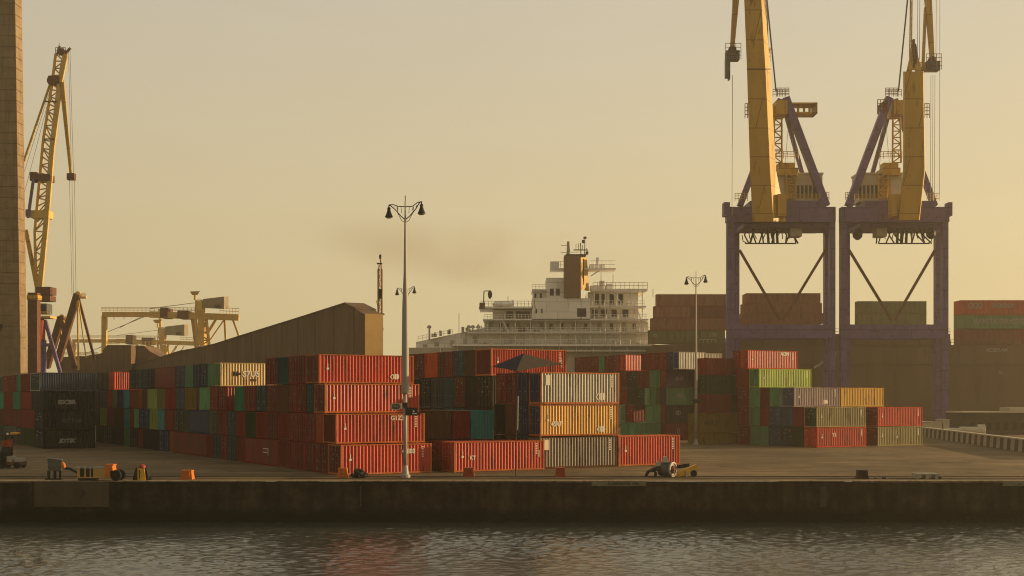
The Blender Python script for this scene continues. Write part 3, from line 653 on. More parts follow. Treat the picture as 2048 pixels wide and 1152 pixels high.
for a, b, t in ((1183, 1292, 'RHODES BOUZIE  602A'), (2005, 2060, '. 14')):
    s = MB(); s.box(X(a, QY), X(b, QY), QY - .03, QY - .004, -.40, -.05)
    g = tag(s.build('wall_sign', M_SIGN), 'long pale sign strip with dark writing on the quay edge' if a < 1300 else 'pale sign strip with dark marks at the right frame edge of quay', 'sign')
    me = text_mesh(t, .24 if a < 1300 else .22, M_DARK, bold=.008)
    k = bpy.data.objects.new('lettering', me); COL.objects.link(k); k.parent = g; k.location = (X(a, QY)*.42 + X(b, QY)*.58, QY - .036, -.22); k.rotation_euler = (math.radians(90), 0, 0)
# crane rails let into the quay
for i, y in enumerate((104.2, 106.6)):
    m = MB(); m.box(-500, 500, y, y + .09, .0, .06); m.box(-500, 500, y - .08, y + .17, .0, .012)
    tag(m.build('crane_rail', M_RAIL), 'steel rail along the quay, %s' % ('nearer the water edge' if i == 0 else 'farther from the water edge'), 'rail', 'rails along the quay')

# ------------------------------------------------------------------ lamp posts
def lamp_post(px, py, ptop, label, sleeve=True, box=False):
    b = G(px, py); y = b.y; k = y / F; H = (py - ptop) * k; x = b.x
    o = thing('lamp_post', label, 'lamp post', (x, y, 0), 0, 'tall twin lamp posts')
    m = MB(); m.lathe((x, y, 0), [(.42, 0), (.42, .22), (.32, .28), (.25, .7), (.2, 1.0)], n=14); m.build('base', M_GREYP, o)
    zs = H * .305
    m = MB()
    if sleeve:
        m.lathe((x, y, 0), [(.17, .9), (.16, zs)], n=14)
        m.lathe((x, y, 0), [(.29, zs - .05), (.30, zs + .1), (.29, zs + 4), (.25, H*.62), (.14, H*.74), (.08, H*.93), (.05, H)], n=16)
    else:
        m.lathe((x, y, 0), [(.22, .9), (.20, zs), (.15, H*.6), (.08, H*.93), (.05, H)], n=14)
    m.build('pole', M_GREYP, o, smooth=True)
    zt = H * .986
    for s in (-1, 1):
        dz = .28 if s > 0 else 0
        m = MB()
        tip = Vector((x + s*1.36, y, zt + dz))
        m.path([(x, y, zt - 1.25), (x + s*.35, y, zt - .95), (x + s*.85, y, zt - .38), (x + s*1.2, y, zt + dz - .08), tip], .045)
        m.path([(x, y, zt - .15), (x + s*.6, y, zt - .12), (x + s*1.0, y, zt + dz*.6 + .02), tip], .04)
        m.path([(x, y, zt - 1.5), (x + s*.3, y, zt - 1.3), (x + s*.62, y, zt - .7), (x + s*.7, y, zt - .15)], .025)
        for q_ in (.35, .65, .95): m.tube((x + s*q_, y, zt - .14 + (dz*.4 if q_ > .9 else 0)), (x + s*(q_ - .05), y, zt - 1.0 + q_*.85), .025, n=5)
        m.build('bracket', M_DARK, o)
        m = MB(); c = tip + Vector((0, 0, -.12))
        m.tube(tip, tip + Vector((0, 0, -.3)), .05)
        m.lathe(c, [(.32, -.92), (.33, -.86), (.25, -.68), (.15, -.4), (.13, -.25), (.15, -.2), (.1, -.08)], n=16)
        sh = m.build('lamp_shade', M_DARK, o, smooth=False)
        m = MB(); m.lathe(c, [(.18, -1.0), (.29, -.94), (.29, -.91)], n=14); m.build('lens', M_PALE, sh)
    m = MB(); m.tube((x, y, H - .05), (x, y, H + .45), .035); m.build('finial', M_DARK, o)
    if box:
        zb_ = (py - 823) * k
        m = MB(); m.box(x + .05, x + 1.05, y - .42, y - .16, zb_ - .33, zb_ + .33); m.box(x - .22, x + .22, y - .35, y + .22, zb_ + .33, zb_ + .75)
        m.box(x + 1.05, x + 1.3, y - .4, y - .2, zb_ - .25, zb_ - .05); m.build('junction_box', M_DARK, o)
        m = MB(); m.box(x + .62, x + 1.0, y - .44, y - .42, zb_ - .22, zb_ - .12); m.box(x + .66, x + .8, y - .44, y - .42, zb_ - .05, zb_ + .1); m.build('lettering', M_WHITE, o)
        m = MB(); zz = (py - 813)*k; cx = x - .78
        m.prism([(cx + a, y - .3, zz + b_) for a, b_ in ((-.5, 0), (-.36, .26), (.3, .30), (.46, .15), (.46, -.18), (.3, -.3), (-.36, -.26))], (0, .06, 0)); m.box(cx + .3, x, y - .28, y - .22, zz - .03, zz + .03)
        sg = m.build('sign_plate', M_PALE, o)
        m = MB(); m.prism([(cx + a, y - .304, zz + b_) for a, b_ in ((-.3, 0), (-.24, .18), (.26, .2), (.34, .1), (.34, -.12), (.24, -.2), (-.24, -.18))], (0, -.008, 0)); m.build('sign_face', M_DARK, sg)
        me = text_mesh('1KO', .24, M_WHITE, bold=.0); kk = bpy.data.objects.new('lettering', me); COL.objects.link(kk); kk.parent = sg
        kk.location = (cx + .02 - x, -.318, zz); kk.rotation_euler = (math.radians(90), 0, 0)
    else:
        m = MB(); zb_ = (py - 802)*k if px > 1200 else 5
        m.box(x - .5, x + .5, y - .35, y + .2, zb_ - .25, zb_ + .25); m.tube((x - .85, y, zb_ + .1), (x + .85, y, zb_ + .1), .06); m.tube((x - .5, y, zb_ - .55), (x + .3, y, zb_ - .55), .05); m.build('junction_box', M_DARK, o)
    return o
lamp_post(810.5, 955, 402, 'tall grey twin lamp post on the quay edge before the red stack', box=True)
lamp_post(811.5, 882, 572, 'second lamp post far behind the tall one, only its lamps showing', sleeve=False)
lamp_post(1392, 890.5, 549, 'thin sunlit lamp post standing among the hazy containers', sleeve=False)

# ------------------------------------------------------------------ parasol
f = G(1031, 952.5); y = f.y; kx = y / F
o = thing('parasol', 'dark square parasol on a very tall thin pole at the quay edge', 'parasol', (f.x, f.y, 0))
m = MB(); m.tube((f.x, y, 0), (X(1034, y), y, Zy(745, y)), .035, .03); m.tube((X(1034, y), y, Zy(746, y)), (X(1047, y), y + .3, Zy(708, y)), .04); m.build('pole', M_DARK, o)
m = MB(); m.tube((X(1035, y - .2), y - .2, Zy(860, y - .2)), (X(1036, y - .2), y - .2, Zy(792, y - .2)), .05); m.build('crank_tube', M_GREYP, o)
ap = W(1047, 707, y + .6); cl = W(985, 733, y - .2); cf = W(1033, 741, y - 2.3); cr = W(1124, 728, y + .3); cb_ = W(1071, 724, y + 3.6)
ap2 = ap - Vector((0, 0, .14))
for a, b, mt, lb in ((cl, cf, M_CANV_SHADE, 'canopy panel coloured dark blue for shade'), (cf, cr, M_CANV_LIT, None), (cr, cb_, M_CANV_LIT, None), (cb_, cl, M_CANV_SHADE, None)):
    m = MB(); mid = (a + b)/2*.985 + ap*.015; dn = Vector((0, 0, -.03))
    m.add([ap, a, mid, b, ap + dn, a + dn, mid + dn, b + dn], [(0, 1, 2), (0, 2, 3), (4, 6, 5), (4, 7, 6), (1, 5, 6, 2), (2, 6, 7, 3)]); m.build('canopy_panel', mt, o, label=lb)
m = MB()
for c in (cl, cf, cr, cb_): m.tube(ap2, c - Vector((0, 0, .05)), .035, n=5); m.tube((X(1034, y), y, Zy(748, y)), ap2.lerp(c, .55) - Vector((0, 0, .05)), .025, n=5)
m.build('rib', M_DARK, o)

# ------------------------------------------------------------------ small things along the quay edge
def block_bollard(px0, px1, py0, py1, mat, label):
    b = G((px0+px1)/2, py1); y = b.y; k = y/F; w = (px1-px0)*k/2; h = (py1-py0)*k
    o = thing('mooring_block', label, 'bollard', (b.x, y, 0), 0, 'mooring blocks along the quay edge')
    m = MB(); m.frustum(b.x, y, .0, h*.9, w, w*.9, w*.82, w*.72); m.build('body', mat, o)
    m = MB(); m.box(b.x - w*.88, b.x + w*.88, y - w*.78, y + w*.78, h*.9, h); m.build('cap', mat, o)
    m = MB()
    for s in (-.5, 0, .5): m.box(b.x + s*w - .03, b.x + s*w + .03, y - w*.95, y - w*.7, .1, h*.85)
    m.build('rib', mat, o)
block_bollard(363, 387, 940, 958.5, M_ORANGE, 'orange mooring block in the shade, left of the front stack')
block_bollard(675, 696, 936, 956, M_ORANGE, 'orange mooring block at the corner of the red front stack')
block_bollard(926, 949, 935, 953.5, M_ORDARK, 'reddish mooring block before the ground red container')
block_bollard(1110, 1131, 935, 953.5, M_ORDARK, 'reddish mooring block before the brown-grey container')
block_bollard(1713, 1735, 940, 957.5, surface('dark_maroon_block', (.05, .018, .016), .6), 'dark maroon mooring block alone on the bare quay')

# yellow fronted hydrant box
b = G(284, 960); y = b.y; k = y/F
o = thing('hydrant_box', 'yellow-fronted black box with red cap on the shaded quay edge', 'utility box', (b.x, y, 0))
m = MB(); m.frustum(b.x, y, 0, 1.0, .66, .4, .42, .3); m.build('body', M_BLACK, o)
m = MB(); m.hexa([(b.x - .22, y - .50, .02), (b.x + .42, y - .50, .02), (b.x + .42, y - .3, .02), (b.x - .22, y - .3, .02)], [(b.x - .25, y - .42, .95), (b.x + .30, y - .42, .95), (b.x + .30, y - .25, .95), (b.x - .25, y - .25, .95)]); m.build('front_panel', M_MYEL, o)
m = MB(); m.lathe((b.x + .03, y, 1.0), [(.26, 0), (.24, .15), (.14, .24), (.05, .28)], n=14); m.build('cap', M_RED, o)
m = MB(); m.box(b.x - .1, b.x - .04, y - .53, y - .48, .1, .85); m.build('handle', M_DARK, o)

# compressor trailer
b = G(185, 961); y = b.y; k = y/F; x0 = b.x
xp = lambda px: X(px, y)
zp = lambda py: Zy(py, y)
o = thing('compressor_trailer', 'low trailer machine with orange engine cowl and drawbar on the quay edge', 'trailer', (x0, y, 0))
m = MB(); m.box(xp(158), xp(216), y - .45, y + .45, .30, 1.0); m.box(xp(158), xp(226), y - .5, y + .5, .22, .32); m.build('body', M_TAN, o)
m = MB(); m.box(xp(156), xp(216), y - .48, y + .48, 1.0, 1.08); m.tube((xp(152), y - .3, 1.05), (xp(216), y - .3, 1.12), .04); m.build('lid', M_GREYP, o)
m = MB()
for c0, c1 in ((164, 172), (176, 183), (186, 190)): m.box(xp(c0), xp(c1), y - .47, y - .40, .24, 1.12)
m.box(xp(160), xp(194), y - .46, y + .46, .05, .24); m.build('side_louvre', M_DARK, o)
m = MB(); m.hexa([(xp(213), y-.52, .3), (xp(231), y-.52, .3), (xp(231), y+.52, .3), (xp(213), y+.52, .3)], [(xp(214), y-.46, 1.22), (xp(228), y-.46, 1.22), (xp(228), y+.46, 1.22), (xp(214), y+.46, 1.22)]); m.box(xp(212), xp(230), y - .4, y + .4, 1.22, 1.32); cw = m.build('engine_cowl', M_ORANGE, o)
m = MB(); m.box(xp(225), xp(230), y - .56, y - .53, .55, .8); m.build('vent', M_DARK, cw)
m = MB(); m.path([(xp(158), y, .55), (xp(140), y, .95), (xp(128), y, 1.0)], .10, n=8); m.build('drawbar', M_DARK, o)
m = MB(); m.lathe((xp(128), y, 1.0), [(.05, -.1), (.16, 0), (.18, .3), (.08, .5)], n=12, axis=(-.25, 0, 1)); m.build('coupling', M_ORANGE, o)
for px in (236,):
    for s in (-1, 1):
        r = .44 if px > 200 else .36
        m = MB(); m.lathe((xp(px), y + s*.52, r), [(r*.55, -.12), (r*.95, -.12), (r, -.06), (r, .06), (r*.95, .12), (r*.55, .12)], n=22, axis=(0, 1, 0)); wl = m.build('tyre', M_BLACK, o)
        m = MB(); m.lathe((xp(px), y + s*.52, r), [(r*.3, -.10), (r*.56, -.08), (r*.56, .08), (r*.3, .10)], n=16, axis=(0, 1, 0)); m.build('rim', M_GREYP, wl)
# grey hoarding stand
o = thing('barrier_stand', 'dark grey board stand on short legs beside the drawbar', 'barrier', tuple(G(109, 959)))
b = G(109, 959); y = b.y
m = MB(); m.hexa([(X(97, y), y - .05, .75), (X(123, y), y - .05, .62), (X(123, y), y + .05, .62), (X(97, y), y + .05, .75)], [(X(95, y), y - .05, 1.75), (X(124, y), y - .05, 1.6), (X(124, y), y + .05, 1.6), (X(95, y), y + .05, 1.75)]); m.build('board', M_GREY, o)
m = MB(); m.bar((X(95, y), y - .08, 1.77), (X(126, y), y - .08, 1.60), .07); m.build('top_rail', M_GREYP, o)
for px in (98, 110, 121):
    m = MB(); m.box(X(px, y) - .1, X(px, y) + .1, y - .1, y + .1, 0, .72); m.box(X(px, y) - .2, X(px, y) + .2, y - .3, y + .3, 0, .12); m.build('leg', M_DARK, o)
# tow tractor at the left edge
b = G(28, 936); y = b.y; zp = lambda py, y=y: Zy(py, y); xp = lambda px, y=y: X(px, y)
o = thing('tow_tractor', 'dark tow tractor with flat bed and yellow beacon at the left edge', 'tractor', (b.x, y, 0))
m = MB(); m.box(xp(16), xp(47), y - .8, y + .8, .3, .62); m.build('flat_bed', M_RUSTY, o)
m = MB(); m.box(xp(17), xp(30), y - .7, y + .5, .62, 1.15); m.box(xp(33), xp(47), y - .6, y + .6, .62, .95); m.build('load', M_GREYP, o)
m = MB(); m.box(xp(6), xp(19), y - .7, y + .7, .4, 1.5); m.frustum((xp(6)+xp(19))/2, y, 1.5, 2.0, .4, .5, .25, .3); m.build('engine_housing', M_DARK, o)
m = MB(); m.hexa([(xp(9), y-.3, 2.0), (xp(22), y-.3, 2.0), (xp(22), y+.3, 2.0), (xp(9), y+.3, 2.0)], [(xp(6), y-.3, 2.55), (xp(23), y-.3, 2.75), (xp(23), y+.3, 2.75), (xp(6), y+.3, 2.55)]); m.build('seat', M_ORDARK, o)
m = MB()
for px in (7, 20): m.box(xp(px) - .05, xp(px) + .05, y + .45, y + .55, .6, 3.05)
m.box(xp(5), xp(38), y - .5, y + .55, 3.05, 3.13); m.build('canopy_frame', M_DARK, o)
m = MB(); m.lathe((xp(24), y - .45, 3.26), [(.06, 0), (.13, .1), (.14, .55), (.05, .95)], n=10, axis=(1, 0, .08)); m.build('beacon', M_MYEL, o)
m = MB(); m.lathe((xp(19), y - .5, 3.24), [(.04, -.12), (.12, -.06), (.12, .06), (.04, .12)], n=10); m.build('headlight', M_WHITE, o)
m = MB(); m.box(xp(14), xp(32), y - .1, y, 3.3, 4.0); m.build('sign_board', M_GREY, o)
for px in (10, 40):
    for s in (-1, 1):
        r = .42 if px < 20 else .3
        m = MB(); m.lathe((xp(px), y + s*.75, r), [(r*.3, -.13), (r*.95, -.13), (r, -.05), (r, .05), (r*.95, .13), (r*.3, .13)], n=18, axis=(0, 1, 0)); m.build('wheel', M_BLACK, o)
# heap of black fenders by the lamp post
b = G(718, 956); y = b.y
o = thing('tyre_fender_heap', 'heap of black tyres lying against the red front stack', 'tyres', (b.x, y, 0))
for i, (dx, dz, r, tilt) in enumerate(((-.25, .12, .48, .1), (.3, .14, .46, -.12), (.02, .42, .46, .25), (.1, .3, .42, .9))):
    m = MB(); n = 20; k = 8; c = Vector((b.x + dx, y - .1*i, r*.9 if tilt > .5 else dz + .1)); ax = Vector((math.sin(tilt), -abs(math.sin(tilt)) - .1, math.cos(tilt))).normalized()
    a = ax.cross(Vector((0, 1, 0))).normalized(); bb = ax.cross(a); vs = []; fs = []
    for p in range(n):
        t = 2*math.pi*p/n; d = a*math.cos(t) + bb*math.sin(t)
        for q_ in range(k):
            s_ = 2*math.pi*q_/k; vs.append(c + d*(r - .14 + .14*math.cos(s_)) + ax*.15*math.sin(s_))
    for p in range(n):
        for q_ in range(k): fs.append((p*k+q_, ((p+1) % n)*k+q_, ((p+1) % n)*k+(q_+1) % k, p*k+(q_+1) % k))
    m.add(vs, fs); m.build('tyre', M_BLACK, o, smooth=True)
# winch machine lying right of the middle stack
b = G(1340, 953.5); y = b.y; xp = lambda px, y=y: X(px, y)
o = thing('winch_machine', 'grey winch drum with black claw frame and yellow beam on the quay', 'machine', (b.x, y, 0))
ax = Vector((.80, -.58, -.03)).normalized(); c = Vector((xp(1323), y + .5, .66))
m = MB(); m.lathe(c, [(.50, -.05), (.60, 0), (.62, .3), (.60, .35), (.60, 1.0), (.62, 1.05)], n=24, axis=ax); dr = m.build('drum', M_GREY, o, smooth=False)
m = MB(); m.lathe(c + ax*1.05, [(.60, 0), (.64, .06), (.64, .16), (.52, .18), (.50, .10)], n=24, axis=ax); m.build('flange', M_GREYP, o)
m = MB(); m.lathe(c + ax*1.1, [(.34, 0), (.34, .2), (.26, .24), (.22, .16)], n=18, axis=ax); m.lathe(c + ax*1.12, [(.14, 0), (.14, .22), (.05, .24)], n=12, axis=ax); m.build('hub', M_RUSTY, o)
m = MB()
for dy in (-.35, .35):
    m.path([(xp(1292), y + dy, .05), (xp(1296), y + dy, .42), (xp(1305), y + dy, .62), (xp(1318), y + dy, .85)], .09, n=7)
    m.path([(xp(1296), y + dy, .45), (xp(1308), y + dy, .50), (xp(1312), y + dy, .3), (xp(1310), y + dy, .05)], .08, n=7)
m.box(xp(1300), xp(1318), y - .35, y + .35, .5, .62); m.build('claw_frame', M_BLACK, o)
m = MB(); m.path([(xp(1316), y, .95), (xp(1314), y, 1.15), (xp(1320), y, 1.5)], .07, n=7); m.lathe((xp(1316), y - .1, 1.05), [(.08, -.06), (.2, -.06), (.2, .06), (.08, .06)], n=14, axis=(0, 1, 0)); m.build('lifting_lug', M_PALE, o)
m = MB(); m.hexa([(xp(1326), y-.3, 1.22), (xp(1339), y-.3, 1.22), (xp(1339), y+.3, 1.22), (xp(1326), y+.3, 1.22)], [(xp(1326), y-.22, 1.7), (xp(1333), y-.22, 1.7), (xp(1333), y+.22, 1.7), (xp(1326), y+.22, 1.7)]); m.build('gear_cover', M_PALE, o)
m = MB(); m.bar((xp(1354), y - .5, .22), (xp(1392), y - .2, .86), .40, .40); m.bar((xp(1352), y - .5, .06), (xp(1376), y - .5, .28), .12, .16); m.build('yellow_beam', M_MYEL, o)
m = MB(); m.bar((xp(1345), y + .4, .75), (xp(1380), y + .5, .95), .16, .3); m.build('motor', M_DARK, o)
m = MB(); m.lathe((xp(1386), y - .45, .3), [(.08, -.12), (.27, -.12), (.29, 0), (.27, .12), (.08, .12)], n=18, axis=(0, 1, 0)); m.build('wheel', M_BLACK, o)
m = MB(); m.box(xp(1370), xp(1375), y - .75, y - .35, .06, .5); m.build('bracket', M_PALE, o)
# pale pallet, stones
b = G(1850, 957); y = b.y
o = thing('pallet', 'low bluish grey pallet lying on the bare quay at the right', 'pallet', (b.x, y, 0))
m = MB()
for i in range(5): m.box(X(1828, y), X(1873, y), y - .6 + i*.26, y - .42 + i*.26, .32, .44)
m.build('deck_board', M_GREYP, o)
for px in (1831, 1850, 1869):
    m = MB(); m.box(X(px, y) - .12, X(px, y) + .12, y - .58, y + .6, .02, .32); m.build('bearer', M_GREYP, o)
for px, r, lab in ((1751, .10, 'small dark stone on the quay right of the maroon block'), (1769, .17, 'larger flat dark stone between small stone and pallet'), (1880, .2, 'flat dark stone right of the pallet')):
    b = G(px, 957.5); m = MB(); m.lathe((b.x, b.y, 0), [(r*1.2, 0), (r*1.3, r*.5), (r*.8, r*1.0), (r*.2, r*1.15)], n=7); tag(m.build('stone', M_DARK), lab, 'stone')

# striped sea barrier at the right
A = G(1843, 872); B = G(2130, 917); d = (B - A); n = 46; h = 1.5
o = thing('barrier_wall', 'low concrete barrier with black and white stripes at the right edge', 'barrier', tuple(A))
dn = d.normalized(); nn = Vector((dn.y, -dn.x, 0))
if nn.y > 0: nn = -nn
m = MB()
for i in range(n):
    a = A + d*(i/n); b = A + d*((i+1)/n); pr = .16 if i % 2 == 0 else .0
    m.hexa([a + nn*(.35+pr), b + nn*(.35+pr), b - nn*.3, a - nn*.3], [p + Vector((0, 0, h)) for p in (a + nn*(.2+pr), b + nn*(.2+pr), b - nn*.2, a - nn*.2)], i % 2)
m.build('striped_face', [M_CONC, M_STRD], o)
m = MB(); z1 = Vector((0, 0, h)); z2 = Vector((0, 0, h + .16))
m.hexa([A + nn*.42 + z1, B + nn*.42 + z1, B - nn*.3 + z1, A - nn*.3 + z1], [A + nn*.42 + z2, B + nn*.42 + z2, B - nn*.3 + z2, A - nn*.3 + z2]); m.build('coping', M_PALE, o)
# low buildings and pipe stock beyond the barrier
rnd = random.Random(11)
Y = 236
o = thing('low_shed', 'long low pale shed with flat roof in the haze behind the barrier', 'shed', (X(1990, Y), Y, 0))
m = MB(); m.box(X(1926, Y), X(2120, Y), Y, Y + 9, 0, Zy(826, Y)); m.build('wall', M_STRD, o)
m = MB(); m.box(X(1924, Y), X(2122, Y), Y - .3, Y + 9.3, Zy(826, Y), Zy(823, Y)); m.build('roof', M_PALE, o)
m = MB(); m.box(X(2028, Y), X(2070, Y), Y + 2, Y + 7, Zy(823, Y), Zy(815, Y)); m.build('roof_house', M_PALE, o)
for i in range(7):
    m = MB(); xx = X(1940 + i*17, Y); m.box(xx, xx + .8, Y - .04, Y + .05, .9, 2.2); m.build('window', M_GLASS, o)
Y = 226
for i, (a, b, c, mt, lab) in enumerate(((1847, 1884, 845, M_PALE, 'pale flat-topped box beside the barrier start'), (1886, 1899, 840, M_HOUSE, 'grey cabin next to the pale box behind barrier'))):
    m = MB(); m.box(X(a, Y), X(b, Y), Y, Y + 4, 0, Zy(c, Y)); m.box(X(a, Y) - .1, X(b, Y) + .1, Y - .1, Y + 4.1, Zy(c, Y), Zy(c - 1.5, Y)); m.box(X(a + 3, Y), X(a + 8, Y), Y - .03, Y + .1, .1, 1.9)
    tag(m.build('storage_box', mt), lab, 'box')
for i, (px, py, r, l) in enumerate(((1905, 846, .8, 3), (1921, 845, .7, 2.4), (1941, 842, .9, 4), (1955, 848, .8, 2), (1962, 850, 1.1, 1.2))):
    p = W(px, py, 222); m = MB(); m.lathe((p.x - l/2, 222, r), [(r*.8, 0), (r, .05), (r, l), (r*.8, l + .05), (r*.8, l - .2)], n=14, axis=(1, -.25, 0))
    tag(m.build('concrete_pipe', M_PALE), '%s pale concrete pipe from the grey cabin, lying behind the barrier' % ORD[i+1], 'pipe', 'pipes stocked behind the barrier')

# ------------------------------------------------------------------ concrete tower
Y = 240
o = thing('concrete_tower', 'tall tapering concrete tower at the left edge with sunlit side', 'tower', (X(10, Y), Y, 0))
m = MB(); zt = Zy(-80, Y); n = 44
def tw(z):   # left, corner and right columns at height z
    t = z / zt
    return (X(-48, Y) + t*1.2, X(43 - 14*t, Y), X(56.5 - 14*t, Y + 3.2))
for i in range(n):
    z0 = zt*i/n; z1 = zt*(i+1)/n - .12
    a0 = tw(z0); a1 = tw(z1); dd = 3.2
    m.hexa([(a0[0], Y, z0), (a0[1], Y, z0), (a0[2], Y + dd, z0), (a0[0], Y + dd, z0)], [(a1[0], Y, z1), (a1[1], Y, z1), (a1[2], Y + dd, z1), (a1[0], Y + dd, z1)])
    g = .12; m.hexa([(a0[0]+g, Y+g, z1), (a1[1]-g, Y+g, z1), (a1[2]-g, Y+dd-g, z1), (a1[0]+g, Y+dd-g, z1)], [(a0[0]+g, Y+g, z1+.12), (a1[1]-g, Y+g, z1+.12), (a1[2]-g, Y+dd-g, z1+.12), (a1[0]+g, Y+dd-g, z1+.12)])
m.build('shaft', M_TOWER, o)
m = MB(); m.box(X(0, Y) - .2, X(4, Y), Y - .5, Y, Zy(660, Y), Zy(648, Y)); m.build('floodlight', M_DARK, o)
# dark steel column beside the tower
Y = 262
o = thing('steel_column', 'dark steel column standing right beside the concrete tower', 'column', (X(64, Y), Y, 0))
m = MB(); m.box(X(55, Y), X(74, Y), Y, Y + 2, 0, Zy(585, Y)); m.build('shaft', M_RUSTY, o)
m = MB(); m.box(X(54, Y), X(76, Y), Y - .2, Y + 2.2, Zy(599, Y), Zy(590, Y)); m.build('collar', M_YEL, o)

# ------------------------------------------------------------------ yellow luffing crane at the left
Y = 300
P = lambda px, py, dy=0: W(px, py, Y + dy)
o = thing('luffing_crane', 'tall yellow lattice luffing crane beside the concrete tower', 'crane', (X(75, Y), Y, 0))
m = MB()
L_ = [(73, 585), (70, 462), (87, 280), (105, 165), (112, 108)]; R_ = [(79, 585), (93, 440), (104, 300), (120, 165), (131, 108)]
for dy in (0, 2.2):
    for q_, w0 in ((L_, .55), (R_, 1.15 if dy == 0 else .6)):
        for a, b in zip(q_[:-1], q_[1:]): m.bar(P(*a, dy), P(*b, dy), w0, .7)
for i in range(4):
    for dy in (0, 2.2): m.lattice(P(*L_[i], dy), P(*L_[i+1], dy), P(*R_[i], dy), P(*R_[i+1], dy), (6, 11, 8, 4)[i], .16)
    m.lattice(P(*L_[i], 0), P(*L_[i+1], 0), P(*L_[i], 2.2), P(*L_[i+1], 2.2), (4, 8, 6, 3)[i], .12)
m.build('boom', M_YEL2, o)
m = MB(); m.bar(P(103, 160), P(40, 345), .42); m.build('stay', M_YEL, o); m = MB(); m.bar(P(52, 460), P(76, 585), .8); m.build('stay', M_YEL, o)
m = MB(); m.bar(P(124, 165), P(142, 350), 1.05, .8, w1=.55); m.build('jib', M_YEL, o)
m = MB(); m.bar(P(128, 110), P(141, 96), .5); m.bar(P(112, 112), P(120, 92), .3); m.railing(P(111, 112), P(131, 112), 2.0, 5, .07); m.tube(P(117, 95), P(119, 87), .08); m.lathe(P(122, 103, -.5), [(.5, 0), (.9, .2), (.9, .5), (.5, .7)], n=14, axis=(0, 1, 0)); m.build('boom_head', M_RUSTY, o)
m = MB(); m.box(X(97, Y), X(120, Y), Y - .4, Y + 2.6, Zy(168, Y), Zy(152, Y)); m.lathe(P(103, 160, -.8), [(.6, 0), (1.2, .2), (1.2, .9), (.6, 1.1)], n=14, axis=(0, 1, 0)); m.build('sheave_block', M_RUSTY, o)
m = MB(); m.box(X(62, Y), X(101, Y), Y - .5, Y + 2.8, Zy(362, Y), Zy(349, Y)); m.box(X(62, Y), X(75, Y), Y - .9, Y + 1, Zy(362, Y), Zy(345, Y)); m.build('upper_collar', M_RUSTY, o)
m = MB(); m.box(X(62, Y), X(98, Y), Y - .5, Y + 2.8, Zy(436, Y), Zy(421, Y)); m.build('lower_collar', M_YEL2, o)
m = MB(); m.bar(P(67, 358, -.8), P(56, 436, -.8), .55); m.box(X(54, Y), X(62, Y), Y - 1, Y, Zy(434, Y), Zy(420, Y)); m.build('luffing_ram', M_PURP, o)
for px in (88, 93, 99):
    m = MB(); m.box(X(px - 6, Y), X(px + 11, Y), Y - .5, Y + 2.5, Zy(205, Y), Zy(202, Y))
m = MB(); m.bar(P(90, 203, -.5), P(113, 203, -.5), .3); m.build('spreader_bar', M_RUSTY, o); m = MB(); m.bar(P(88, 278, -.5), P(108, 278, -.5), .25); m.build('spreader_bar', M_RUSTY, o)
m = MB(); m.box(X(135, Y), X(150, Y), Y - .6, Y + .8, Zy(360, Y), Zy(347, Y)); m.build('jib_sheave', M_RUSTY, o)
m = MB()
for a, b in (((137, 100), (143, 347)), ((140, 100), (147, 347)), ((139, 360), (144, 590)), ((144, 360), (147, 590)), ((149, 360), (152, 590)), ((96, 205), (45, 400)), ((100, 180), (48, 345))): m.tube(P(*a), P(*b), .045, n=4)
m.build('hoist_rope', M_ROPE, o)
m = MB(); m.box(X(78, Y), X(107, Y), Y - 2, Y + 2, Zy(590, Y), Zy(575, Y)); m.box(X(79, Y), X(106, Y), Y - 2, Y + 2, Zy(603, Y), Zy(592, Y)); m.build('counterweight', M_RUSTY, o)
m = MB(); m.box(X(76, Y), X(99, Y), Y - 1.8, Y + 1.8, Zy(628, Y), Zy(608, Y)); cb = m.build('cab', M_GREY, o)
m = MB(); m.box(X(85, Y), X(97, Y), Y - 1.84, Y - 1.78, Zy(624, Y), Zy(612, Y)); m.build('window', M_GLASS, cb)
m = MB(); m.box(X(68, Y), X(107, Y), Y - 2.2, Y + 2.2, Zy(637, Y), Zy(633, Y)); m.railing((X(70, Y), Y - 2.1, Zy(633, Y)), (X(107, Y), Y - 2.1, Zy(633, Y)), 1.0, 6, .05); m.build('platform', M_YEL2, o)
m = MB(); m.lathe((X(80, Y), Y, Zy(680, Y)), [(1.2, 0), (1.2, 4.6), (.9, 5)], n=18); m.build('slewing_column', M_RED, o)
m = MB(); m.tube((X(82, Y), Y, 0), (X(82, Y), Y, Zy(680, Y)), .7); m.tube((X(90, Y), Y, 0), (X(90, Y), Y, Zy(680, Y)), .35)
for a, b in (((90, 640), (122, 750)), ((72, 690), (62, 780)), ((100, 690), (84, 690))): m.bar(P(*a), P(*b), .75)
for py in (690, 716): m.bar(P(70, py), P(100, py), .3)
m.build('portal_leg', M_PURP, o)
